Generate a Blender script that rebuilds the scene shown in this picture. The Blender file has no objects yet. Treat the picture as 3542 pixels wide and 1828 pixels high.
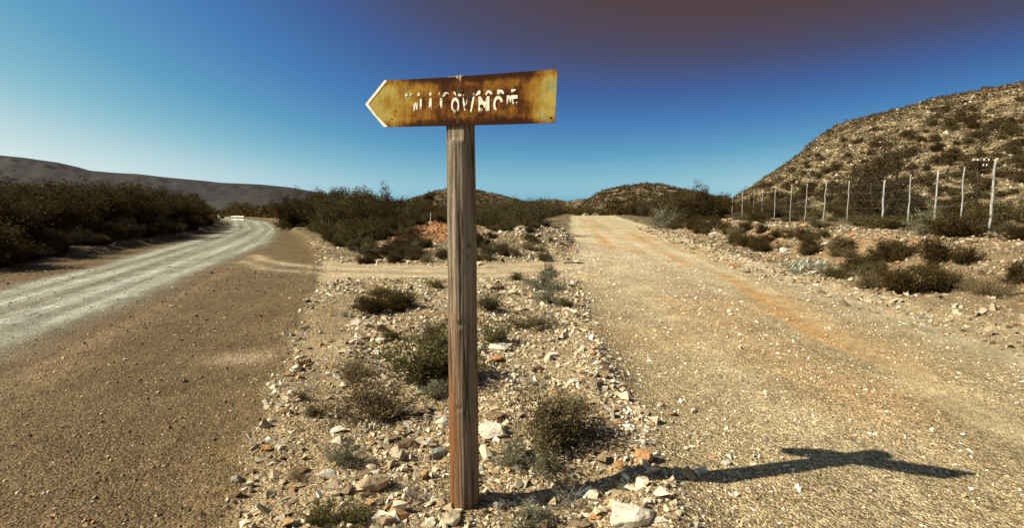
import bpy, bmesh, math, random
import numpy as np
from mathutils import Vector, noise as mnoise

S = bpy.context.scene
COL = S.collection
RNG = np.random.default_rng(7)
R_ = math.radians

# ------------------------------------------------------------------ camera, sky, sun, exposure
CAM_H, PITCH, FOC = 1.45, R_(5.9), 1771.0
cam_d = bpy.data.cameras.new('camera'); cam = bpy.data.objects.new('camera', cam_d); COL.objects.link(cam)
cam_d.lens = 18.0; cam_d.sensor_width = 36.0; cam_d.clip_start = 0.05; cam_d.clip_end = 20000
cam.location = (0, 0, CAM_H); cam.rotation_euler = (R_(90) - PITCH, 0, 0)
S.camera = cam
SUN_TRAVEL = Vector((2.45, 0.60, -2.04)).normalized()
SUN_EL = math.asin(-SUN_TRAVEL.z)
SUN_AZ = math.atan2(-SUN_TRAVEL.x, -SUN_TRAVEL.y)
EXPO = 0.72

def build_world():
    w = bpy.data.worlds.new('World'); S.world = w; w.use_nodes = True
    nt = w.node_tree; n = nt.nodes; L = nt.links.new
    sk = n.new('ShaderNodeTexSky'); sk.sky_type = 'NISHITA'; sk.sun_disc = False
    sk.sun_elevation = SUN_EL; sk.sun_rotation = SUN_AZ % (2 * math.pi)
    sep = n.new('ShaderNodeSeparateColor'); L(sk.outputs[0], sep.inputs[0])
    tc = n.new('ShaderNodeTexCoord')
    dot = n.new('ShaderNodeVectorMath'); dot.operation = 'DOT_PRODUCT'
    L(tc.outputs['Generated'], dot.inputs[0])
    dot.inputs[1].default_value = (-math.sin(-SUN_AZ), math.cos(SUN_AZ), 0)
    m1 = n.new('ShaderNodeMath'); m1.operation = 'MULTIPLY_ADD'
    L(dot.outputs['Value'], m1.inputs[0]); m1.inputs[1].default_value = .95; L(sep.outputs[0], m1.inputs[2])
    g1 = n.new('ShaderNodeMath'); g1.operation = 'MAXIMUM'; L(dot.outputs['Value'], g1.inputs[0]); g1.inputs[1].default_value = 0.0
    g2 = n.new('ShaderNodeMath'); g2.operation = 'MULTIPLY_ADD'; L(g1.outputs[0], g2.inputs[0]); g2.inputs[1].default_value = 0.30; L(m1.outputs[0], g2.inputs[2])
    m2 = n.new('ShaderNodeMath'); m2.operation = 'DIVIDE'; L(g2.outputs[0], m2.inputs[0]); m2.inputs[1].default_value = 8.0
    r = n.new('ShaderNodeValToRGB'); cr = r.color_ramp; cr.interpolation = 'LINEAR'
    stops = [(1.10, (.088, .058, .068)), (1.45, (.070, .078, .155)), (1.85, (.056, .125, .34)), (2.4, (.068, .215, .47)),
             (3.2, (.125, .355, .55)), (4.0, (.25, .51, .63)), (4.9, (.47, .67, .72)), (5.9, (.68, .80, .81))]
    while len(cr.elements) < len(stops): cr.elements.new(0.5)
    for e, (p, c) in zip(cr.elements, stops): e.position = p / 8.0; e.color = (*c, 1)
    L(m2.outputs[0], r.inputs[0])
    mul = n.new('ShaderNodeVectorMath'); mul.operation = 'SCALE'; L(r.outputs[0], mul.inputs[0])
    mul.inputs['Scale'].default_value = 10.0 / 2 ** EXPO
    bg = n['Background']; L(mul.outputs[0], bg.inputs[0]); bg.inputs[1].default_value = 0.1
build_world()
sun_d = bpy.data.lights.new('sun', 'SUN'); sun_d.energy = 5.0; sun_d.angle = R_(0.5); sun_d.color = (1.0, .91, .69)
sun = bpy.data.objects.new('sun', sun_d); COL.objects.link(sun)
sun.rotation_euler = SUN_TRAVEL.to_track_quat('-Z', 'Y').to_euler(); sun.location = (-30, -8, 25)
vs = S.view_settings
vs.view_transform = 'Standard'; vs.look = 'None'; vs.exposure = EXPO; vs.gamma = 1.0; vs.use_curve_mapping = False
S.cycles.max_bounces = 6; S.cycles.diffuse_bounces = 3; S.cycles.transparent_max_bounces = 4

# ------------------------------------------------------------------ small maths
def hash2(ix, iy, seed):
    h = (ix.astype(np.int64) * 374761393 + iy.astype(np.int64) * 668265263 + seed * 974634777) & 0xffffffff
    h = ((h ^ (h >> 13)) * 1274126177) & 0xffffffff
    return ((h ^ (h >> 16)) & 0xffffff) / float(0xffffff)
def vnoise(x, y, seed=0):
    x = np.asarray(x, float); y = np.asarray(y, float)
    ix = np.floor(x); iy = np.floor(y); fx = x - ix; fy = y - iy
    fx = fx * fx * (3 - 2 * fx); fy = fy * fy * (3 - 2 * fy)
    a = hash2(ix, iy, seed); b = hash2(ix + 1, iy, seed); c = hash2(ix, iy + 1, seed); d = hash2(ix + 1, iy + 1, seed)
    return (a + (b - a) * fx) * (1 - fy) + (c + (d - c) * fx) * fy
def fbm(x, y, oct=4, seed=0, gain=.5):
    s = 0; a = 1.0; t = 0
    for i in range(oct):
        s = s + a * (vnoise(x * 2 ** i, y * 2 ** i, seed + i * 17) - .5); t += a; a *= gain
    return s / t * 2
def sst(a, b, x):
    t = np.clip((x - a) / (b - a), 0, 1); return t * t * (3 - 2 * t)
def gau(x, s): return np.exp(-(x / s) ** 2)
def ip(y, pts): return np.interp(y, [p[0] for p in pts], [p[1] for p in pts])

# ------------------------------------------------------------------ the lie of the land (metres)
MAIN_L = [(-20, -1.5), (0, -8.2), (5, -9.9), (12.5, -12.6), (19.5, -15.4), (30, -19.3), (42.8, -25), (73, -41), (120, -72), (214, -140), (400, -300)]
MAIN_R = [(-20, 6), (0, -.5), (2.3, -1.32), (3.3, -1.70), (6.1, -2.62), (11.2, -4.2), (16, -5.8), (25.7, -10.3), (42.8, -18.6), (73, -33.5), (85, -40), (120, -66), (214, -128), (400, -285)]
PALE_L = [(-20, -3), (0, -6.6), (5, -8.3), (10, -10.1), (18.3, -13.4), (43, -23.8), (73, -40), (214, -138)]
PALE_R = [(-20, 2), (0, -3.6), (5.7, -5.4), (12.8, -7.7), (17, -9.0), (25, -11.6), (43, -19.4), (73, -34.5), (214, -129)]
BERM_C = [(0, -2.9), (4.3, -4.3), (9, -5.85), (17, -8.6), (30, -13)]
SIDE_L = [(-20, 0), (0, .8), (3.1, .89), (4.7, .93), (9.2, 1.24), (13.5, 1.5), (23, 2.45), (40, 4.4), (60, 6.7), (80, 9), (140, 16)]
SIDE_R = [(-20, 6), (0, 6.2), (7, 6.4), (9.5, 6.5), (19, 7.3), (31, 8.7), (60, 12.2), (80, 15), (140, 23)]
RISE = [(-50, 0), (9, 0), (13, .02), (18, .12), (23, .28), (40, .60), (61, .92), (70, .90), (90, .5), (140, -.4), (300, -1)]
def px_az(px): return np.arctan2(px - 1771.0, FOC)
def px_el(px, py):           # elevation angle of a skyline pixel
    u = (px - 1771.0) / FOC; v = (914.0 - py) / FOC
    y = math.cos(PITCH) + v * math.sin(PITCH); z = -math.sin(PITCH) + v * math.cos(PITCH)
    return np.arctan2(u, y), z / np.sqrt(u * u + y * y)
def skyline(pts):
    p = np.array(pts, float); az, tn = px_el(p[:, 0], p[:, 1]); return az, tn
# hill ranges: skyline, distance of crest, depth of the near slope, depth of the far slope
RIGHT_SKY = skyline([(2440, 735), (2520, 705), (2600, 655), (2680, 600), (2760, 545), (2830, 478), (2900, 436), (3000, 412), (3100, 390), (3240, 352), (3400, 322), (3542, 300), (3800, 275), (4600, 250), (6000, 300)])
HILLS = [
    dict(n='centre', sky=skyline([(1300, 735), (1420, 690), (1500, 664), (1570, 652), (1640, 656), (1700, 668), (1790, 693), (1860, 712), (1960, 735)]), R=260, near=110, far=200),
    dict(n='centre', sky=skyline([(1780, 735), (1830, 698), (1870, 685), (1910, 688), (1960, 702), (2010, 692), (2060, 690), (2110, 735)]), R=340, near=120, far=200),
    dict(n='centre', sky=skyline([(1990, 735), (2050, 688), (2090, 663), (2160, 650), (2230, 641), (2300, 646), (2400, 668), (2520, 690), (2600, 735)]), R=210, near=100, far=160),
    dict(n='far', sky=skyline([(640, 735), (760, 690), (860, 672), (930, 666), (1010, 680), (1100, 700), (1300, 735)]), R=900, near=420, far=400),
    dict(n='mountain', sky=skyline([(-1500, 500), (-600, 505), (-200, 520), (0, 537), (80, 545), (200, 562), (270, 578), (310, 590), (400, 598), (480, 602), (560, 612), (700, 625), (760, 632), (900, 638), (1000, 648), (1080, 662), (1160, 676), (1300, 692), (1500, 715), (1700, 735)]), R=2600, near=1500, far=1800),
]
def hills(x, y):
    r = np.hypot(x, y); az = np.arctan2(x, y)
    best = np.zeros_like(r); tag = np.zeros(r.shape, int)
    # the near hill on the right, its foot curving away from the fence
    az_s, tn = RIGHT_SKY
    t = np.interp(az, az_s, tn, left=0, right=0)
    crest = np.interp(az, [.30, .45, .60, .785, 1.2], [155, 138, 126, 122, 115])
    foot = np.interp(az, [.30, .45, .60, .785, 1.2], [90, 68, 58, 54, 42])
    crest = crest + fbm(az * 9, az * 0, 2, 5) * 8
    H = CAM_H + t * crest
    k = np.clip((r - foot) / (crest - foot), 0, 1)
    prof = np.where(k < 1, .72 * k ** 1.15 + .28 * np.sin(k * math.pi / 2) , 1)
    beyond = np.clip((r - crest) / 90, 0, 1)
    z = (H - .5) * prof * (1 - beyond ** 2)
    z = z + (fbm(x * .13, y * .13, 4, 41) * .65 + fbm(x * .035, y * .035, 2, 44) * .7) * np.clip(k * 2.2, 0, 1) * (1 - .75 * np.clip((k - .75) * 4, 0, 1)) * (t > .01)
    z = np.where(t > .003, np.maximum(z, 0), 0)
    best = z; tag = np.where(z > .35, 1, 0)
    for h in HILLS:
        t = np.interp(az, h['sky'][0], h['sky'][1], left=0, right=0)
        H = CAM_H + t * h['R'] - .2
        k = (r - h['R'])
        kk = np.clip(np.where(k < 0, 1 + k / h['near'], 1 - k / h['far']), 0, 1)
        wob = 1 + fbm(az * 60, r / h['R'] * 18, 4, 71) * (.10 if h['R'] > 800 else .22) * (1 - sst(.86, 1, kk))
        z = np.maximum(H, 0) * (kk ** 1.25) * wob * np.where(t > .004, 1, 0)
        better = z > best
        tag = np.where(better & (z > 1.0), {'centre': 2, 'far': 3, 'mountain': 4}[h['n']], tag)
        best = np.where(better, z, best)
    return best, tag

def regions(x, y):
    jag = fbm(x * 1.7, y * 1.7, 3, 11) * .16 * np.clip(.4 + y / 14, .4, 2) + fbm(x * 9, y * 9, 2, 13) * .05
    ml, mr = ip(y, MAIN_L), ip(y, MAIN_R); sl, sr = ip(y, SIDE_L), ip(y, SIDE_R)
    d_main = np.minimum(x - ml, mr - x) + jag
    d_side = np.minimum(x - sl, sr - x) + jag
    yc = 12.6 + .05 * x
    half = 1.45 + .55 * np.clip(np.abs(x + 1.5) - 1.5, 0, 3)
    d_con = np.minimum(half - np.abs(y - yc), np.minimum(x - mr + .6, sl + .6 - x)) + jag
    return d_main, d_side, d_con

def hz(x, y, fine=True):
    x = np.asarray(x, float); y = np.asarray(y, float)
    dm, ds, dc = regions(x, y)
    sl, sr = ip(y, SIDE_L), ip(y, SIDE_R)
    fw = sst(-9, 1.0, x - sl)
    z = ip(y, RISE) * fw
    droad = np.maximum(np.maximum(dm, ds), dc)
    z = z - .055 * sst(-.25, .45, droad) * (1 - sst(60, 120, y))
    # bank and bench on the right of the side road
    o = x - sr
    lump = fbm(x * .35, y * .35, 3, 21)
    z = z + sst(.2, 5.2, o) * (.72 - ip(y, RISE) * .85 * (1 - sst(30, 80, o))) * (1 + .35 * lump)
    z = z + .42 * gau(o - 2.6 - .6 * lump, 1.15) * sst(4, 9, y) * (1 - sst(26, 40, y)) * (.75 + .5 * lump)
    # windrow of gravel on the edge of the island, berm of the grader on the left road
    isl = (1 - sst(-.1, .2, droad)) * (1 - sst(10.5, 12, y)) * sst(-.5, .3, x - ip(y, MAIN_R)) * sst(-.5, .3, sl - x)
    z = z + .055 * gau(x - sl + .16, .22) * (1 - sst(9.5, 11.5, y)) * (y > -5)
    z = z + .03 * gau(x - ip(y, BERM_C), .16) * (1 - sst(16, 22, y))
    z = z + isl * (fbm(x * 1.1, y * 1.1, 3, 31) * .045)
    for o1, o2 in (([(0, 3.0), (3.7, 3.5), (6.1, 3.95), (11.7, 5.05), (20, 5.5)], .26), ([(0, 4.9), (5.1, 5.15), (9, 5.65), (15, 6.35), (30, 7.6)], .28)):
        z = z - .022 * gau(x - ip(y, o1), o2) * (1 - sst(12, 20, y))
    # banks beyond the connecting track
    z = z + .72 * gau(x + 2.9, 2.3) * gau(y - 20.6, 1.8) * (1 + .3 * lump)
    z = z + .58 * gau(x - .7, 2.0) * gau(y - 18.2, 2.4) * (1 + .4 * lump)
    z = z + .18 * sst(14.5, 18, y) * (1 - sst(0.3, -.6, sl - x)) * (1 - sst(-.3, .4, droad))
    h, tag = hills(x, y)
    z = z + h
    if fine:
        off = 1 - sst(-.2, .3, droad)
        z = z + off * fbm(x * 2.3, y * 2.3, 3, 51) * .05 + fbm(x * 14, y * 14, 2, 53) * .006 * (1 + off) * (np.hypot(x, y) < 12)
        z = z + off * fbm(x * .5, y * .5, 3, 55) * .10 * sst(14, 22, np.hypot(x, y))
    return z

def ray(px, py):
    u = (px - 1771.0) / FOC; v = (914.0 - py) / FOC
    return np.array([u, math.cos(PITCH) + v * math.sin(PITCH), -math.sin(PITCH) + v * math.cos(PITCH)])
_T = np.geomspace(1.2, 600, 2600)
def place(px, py):
    d = ray(px, py); P = np.outer(_T, d); zz = hz(P[:, 0], P[:, 1]) - (P[:, 2] + CAM_H)
    i = int(np.argmax(zz > 0)) if (zz > 0).any() else len(_T) - 1
    t = _T[i]; x, y = d[0] * t, d[1] * t
    return np.array([x, y, float(hz(x, y))]), t
def at_depth(px, Y):         # ground point on the azimuth of a pixel column, at forward distance Y
    x = (px - 1771.0) / FOC * Y * 1.0; return np.array([x, Y, float(hz(x, Y))])

# ------------------------------------------------------------------ helpers for objects and meshes
def tag(o, label=None, cat=None, group=None, kind=None):
    if label: o['label'] = label
    if cat: o['category'] = cat
    if group: o['group'] = group
    if kind: o['kind'] = kind
    return o
def link(name, data, parent=None):
    o = bpy.data.objects.new(name, data); COL.objects.link(o)
    if parent: o.parent = parent
    return o
def np_mesh(name, V, F, mat=None, smooth=False, col=None):
    V = np.asarray(V, np.float32); F = np.asarray(F, np.int32); k = F.shape[1]
    me = bpy.data.meshes.new(name)
    me.vertices.add(len(V)); me.vertices.foreach_set('co', V.ravel())
    me.loops.add(F.size); me.loops.foreach_set('vertex_index', F.ravel())
    me.polygons.add(len(F)); me.polygons.foreach_set('loop_start', np.arange(0, F.size, k, dtype=np.int32))
    me.polygons.foreach_set('use_smooth', np.full(len(F), smooth))
    if col is not None:
        a = me.color_attributes.new('col', 'FLOAT_COLOR', 'POINT')
        c = np.ones((len(V), 4), np.float32); c[:, :3] = col; a.data.foreach_set('color', c.ravel())
    me.update(calc_edges=True); me.validate()
    if mat: me.materials.append(mat)
    return me
class MB:
    def __init__(s): s.v = []; s.f = []
    def add(s, V, F):
        b = len(s.v); s.v += [tuple(p) for p in V]; s.f += [tuple(i + b for i in f) for f in F]
    def box(s, c, sz, rz=0):
        x, y, z = (q / 2 for q in sz); ca, sa = math.cos(rz), math.sin(rz)
        V = [(c[0] + ca * a - sa * b, c[1] + sa * a + ca * b, c[2] + d) for d in (-z, z) for a, b in ((-x, -y), (x, -y), (x, y), (-x, y))]
        s.add(V, [(3, 2, 1, 0), (4, 5, 6, 7), (0, 1, 5, 4), (1, 2, 6, 5), (2, 3, 7, 6), (3, 0, 4, 7)])
    def tube(s, pts, rad, n=8):
        pts = [Vector(p) for p in pts]; rings = []
        for i, p in enumerate(pts):
            d = (pts[min(i + 1, len(pts) - 1)] - pts[max(i - 1, 0)]).normalized()
            a = d.cross(Vector((.31, .95, .07))).normalized(); b = d.cross(a)
            r = rad[i] if hasattr(rad, '__len__') else rad
            rings.append([p + (a * math.cos(q) + b * math.sin(q)) * r for q in [2 * math.pi * j / n for j in range(n)]])
        V = [q for r in rings for q in r]; F = []
        for i in range(len(rings) - 1):
            for j in range(n): F.append((i * n + j, i * n + (j + 1) % n, (i + 1) * n + (j + 1) % n, (i + 1) * n + j))
        F.append(tuple(range(n - 1, -1, -1))); F.append(tuple((len(rings) - 1) * n + j for j in range(n)))
        s.add(V, F)
    def build(s, name, mat, parent=None, smooth=False):
        me = bpy.data.meshes.new(name); me.from_pydata(s.v, [], s.f); me.update()
        if smooth: me.polygons.foreach_set('use_smooth', [True] * len(me.polygons))
        me.materials.append(mat); return link(name, me, parent)

# ------------------------------------------------------------------ materials
class NT:
    def __init__(s, name, rough=.9, spec=.2):
        s.m = bpy.data.materials.new(name); s.m.use_nodes = True; s.nt = s.m.node_tree; s.n = s.nt.nodes
        s.b = s.n['Principled BSDF']; s.b.inputs['Roughness'].default_value = rough; s.b.inputs['Specular IOR Level'].default_value = spec
    def new(s, t, **k):
        o = s.n.new('ShaderNode' + t)
        for a, b in k.items(): setattr(o, a, b)
        return o
    def L(s, a, b): s.nt.links.new(a, b)
    def val(s, sock, v):
        if hasattr(v, 'is_output') or isinstance(v, bpy.types.NodeSocket): s.L(v, sock)
        elif isinstance(v, tuple) and len(v) == 3 and sock.type == 'RGBA': sock.default_value = (*v, 1)
        else: sock.default_value = v
    def math(s, op, a, b=0.0, c=None, clamp=False):
        o = s.new('Math', operation=op, use_clamp=clamp); s.val(o.inputs[0], a); s.val(o.inputs[1], b)
        if c is not None: s.val(o.inputs[2], c)
        return o.outputs[0]
    def mix(s, f, a, b, mode='MIX'):
        o = s.new('Mix', data_type='RGBA', blend_type=mode); s.val(o.inputs[0], f); s.val(o.inputs[6], a); s.val(o.inputs[7], b); return o.outputs[2]
    def noise(s, vec, scale, detail=3, rough=.55, dist=0):
        o = s.new('TexNoise'); o.inputs['Scale'].default_value = scale; o.inputs['Detail'].default_value = detail
        o.inputs['Roughness'].default_value = rough; o.inputs['Distortion'].default_value = dist
        if vec is not None: s.L(vec, o.inputs['Vector'])
        return o.outputs[0]
    def ramp(s, f, stops):
        o = s.new('ValToRGB'); cr = o.color_ramp
        while len(cr.elements) < len(stops): cr.elements.new(.5)
        for e, (p, c) in zip(cr.elements, stops): e.position = p; e.color = (*c, 1) if len(c) == 3 else c
        s.L(f, o.inputs[0]); return o.outputs[0]
    def maprange(s, f, a, b, c=0., d=1.):
        o = s.new('MapRange'); s.val(o.inputs[0], f)
        for i, q in enumerate((a, b, c, d)): o.inputs[i + 1].default_value = q
        return o.outputs[0]
    def mapping(s, vec, scale=(1, 1, 1), rot=(0, 0, 0)):
        o = s.new('Mapping'); s.L(vec, o.inputs[0]); o.inputs['Scale'].default_value = scale; o.inputs['Rotation'].default_value = rot; return o.outputs[0]
    def bump(s, h, strength=.5, dist=.01, prev=None):
        o = s.new('Bump'); o.inputs['Strength'].default_value = strength; o.inputs['Distance'].default_value = dist; s.L(h, o.inputs['Height'])
        if prev is not None: s.L(prev, o.inputs['Normal'])
        s.L(o.outputs[0], s.b.inputs['Normal']); return o.outputs[0]
    def coord(s, k='Object'): return s.new('TexCoord').outputs[k]
    def attr(s, name): return s.new('Attribute', attribute_name=name).outputs
    def color(s, c): s.val(s.b.inputs['Base Color'], c); return s.m

def ground_material():
    t = NT('gravel_ground', .92, .15)
    base = t.attr('col')['Color']; par = t.attr('par')['Vector']   # par: chips, streak, rubble
    sp = t.new('SeparateXYZ'); t.L(par, sp.inputs[0]); chip, streak, rub = sp.outputs
    pos = t.new('NewGeometry').outputs['Position']
    lane = t.attr('lane')['Vector']
    # gravel chips: two sizes of cells, each with its own tone
    out = base
    hs = None
    for sc, wgt in ((62, .85), (150, .9)):
        v = t.new('TexVoronoi'); v.inputs['Scale'].default_value = sc; t.L(pos, v.inputs['Vector'])
        bw = t.new('RGBToBW'); t.L(v.outputs['Color'], bw.inputs[0])
        tone = t.maprange(bw.outputs[0], .2, .8, .30, 1.95)
        k = t.math('MULTIPLY', chip, wgt * .75, clamp=True)
        grey = t.new('CombineColor'); [t.L(tone, grey.inputs[i]) for i in range(3)]
        tinted = t.mix(.18, grey.outputs[0], v.outputs['Color'], 'OVERLAY')
        out = t.mix(k, out, t.mix(1.0, out, tinted, 'MULTIPLY'))
        h = t.math('MULTIPLY', t.math('SUBTRACT', .7, v.outputs['Distance']), wgt / sc * 34)
        hs = h if hs is None else t.math('ADD', hs, h)
    # dust and damp patches
    n1 = t.noise(pos, 1.3, 4, .6); n2 = t.noise(pos, 9, 3, .6)
    f = t.maprange(t.math('ADD', t.math('MULTIPLY', n1, .6), t.math('MULTIPLY', n2, .4)), .36, .64, .74, 1.22)
    cf = t.new('CombineColor'); [t.L(f, cf.inputs[i]) for i in range(3)]
    out = t.mix(1.0, out, cf.outputs[0], 'MULTIPLY')
    # long wheel streaks on the roads
    ls = t.mapping(lane, (4.6, .07, 1)); s1 = t.noise(ls, 1.0, 6, .7)
    ls2 = t.mapping(lane, (5.5, 1.7, 1)); s2 = t.noise(ls2, 1.0, 3, .6)
    sf = t.maprange(t.math('ADD', t.math('MULTIPLY', s1, .6), t.math('MULTIPLY', s2, .4)), .38, .60, .55, 1.5)
    cs = t.new('CombineColor'); [t.L(sf, cs.inputs[i]) for i in range(3)]
    out = t.mix(streak, out, t.mix(1.0, out, cs.outputs[0], 'MULTIPLY'))
    # stony hillside beyond where stones are built
    v = t.new('TexVoronoi'); v.inputs['Scale'].default_value = 1.6; t.L(t.mapping(pos, (1, 1, 2.2)), v.inputs['Vector'])
    n3 = t.noise(pos, .9, 5, .7)
    rf = t.maprange(n3, .38, .62, .45, 1.5)
    cr = t.new('CombineColor'); [t.L(rf, cr.inputs[i]) for i in range(3)]
    out = t.mix(rub, out, t.mix(1.0, out, cr.outputs[0], 'MULTIPLY'))
    t.color(out)
    b1 = t.bump(hs, .85, .03)
    b2 = t.bump(n2, .35, .05, b1)
    rh = t.math('MULTIPLY', rub, t.math('ADD', n3, t.math('MULTIPLY', v.outputs['Distance'], -.4)))
    t.bump(rh, .8, .9, b2)
    return t.m
M_GROUND = ground_material()

def leaf_material(name, c1, c2, c3, trans=.3):
    t = NT(name, .9, .06)
    v = t.attr('col')['Fac']; c = t.ramp(v, [(0, c1), (.55, c2), (1, c3)]); t.color(c)
    tr = t.new('BsdfTranslucent'); t.L(c, tr.inputs[0]); mx = t.new('MixShader'); mx.inputs[0].default_value = trans
    t.L(t.b.outputs[0], mx.inputs[1]); t.L(tr.outputs[0], mx.inputs[2]); t.L(mx.outputs[0], t.n['Material Output'].inputs[0])
    return t.m
M_LEAF_DARK = leaf_material('thorn_leaf', (.048, .032, .012), (.070, .047, .018), (.098, .068, .025))
M_LEAF_GREEN = leaf_material('green_leaf', (.085, .062, .03), (.105, .095, .033), (.175, .170, .055))
M_LEAF_OLIVE = leaf_material('olive_leaf', (.07, .05, .022), (.10, .085, .034), (.145, .13, .05))
M_LEAF_GREY = leaf_material('grey_leaf', (.11, .095, .055), (.185, .175, .105), (.30, .295, .20))
M_LEAF_BROWN = leaf_material('dry_leaf', (.11, .078, .045), (.18, .135, .072), (.26, .215, .10))
M_LEAF_BRUSH = leaf_material('brush_leaf', (.12, .088, .048), (.19, .145, .08), (.27, .215, .125))
M_LEAF_HILL = leaf_material('hill_leaf', (.050, .034, .016), (.075, .053, .024), (.11, .08, .036))
def bark_material(name, c1, c2):
    t = NT(name, .9, .15); n = t.noise(t.mapping(t.coord(), (6, 6, 1.2)), 4, 4, .6)
    t.color(t.ramp(n, [(.3, c1), (.7, c2)])); t.bump(n, .4, .01); return t.m
M_BARK = bark_material('bark', (.035, .024, .014), (.085, .062, .04))
M_TWIG = bark_material('grey_twig', (.16, .13, .10), (.36, .32, .26))
M_TWIG_DARK = bark_material('dark_twig', (.075, .052, .03), (.17, .125, .075))

def stone_material(name, c1, c2, c3):
    t = NT(name, .85, .2); co = t.coord(); n = t.noise(co, 9, 5, .65); n2 = t.noise(co, 34, 4, .6)
    c = t.ramp(n, [(.30, c1), (.5, c2), (.72, c3)])
    f = t.maprange(n2, .35, .65, .72, 1.25); cc = t.new('CombineColor'); [t.L(f, cc.inputs[i]) for i in range(3)]
    t.color(t.mix(1.0, c, cc.outputs[0], 'MULTIPLY'))
    b = t.bump(n2, .55, .006); t.bump(n, .5, .02, b); return t.m
STONE = {
    'white': stone_material('white_stone', (.42, .36, .27), (.62, .56, .45), (.72, .68, .58)),
    'pale': stone_material('pale_stone', (.32, .24, .15), (.50, .41, .28), (.60, .53, .41)),
    'tan': stone_material('tan_stone', (.25, .17, .10), (.38, .28, .17), (.50, .40, .27)),
    'orange': stone_material('orange_stone', (.32, .14, .05), (.44, .23, .10), (.52, .36, .22)),
    'brown': stone_material('brown_stone', (.14, .085, .045), (.23, .15, .085), (.32, .23, .14)),
    'grey': stone_material('grey_stone', (.17, .15, .12), (.30, .28, .23), (.40, .38, .32)),
    'red': stone_material('red_stone', (.13, .05, .022), (.22, .09, .04), (.30, .15, .07)),
}
def vcol_material(name, rough=.88):
    t = NT(name, rough, .2); c = t.attr('col')['Color']; n = t.noise(t.new('NewGeometry').outputs['Position'], 60, 3, .6)
    f = t.maprange(n, .35, .65, .75, 1.22); cc = t.new('CombineColor'); [t.L(f, cc.inputs[i]) for i in range(3)]
    t.color(t.mix(1.0, c, cc.outputs[0], 'MULTIPLY')); return t.m
M_CHIP = vcol_material('crushed_stone')

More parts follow.
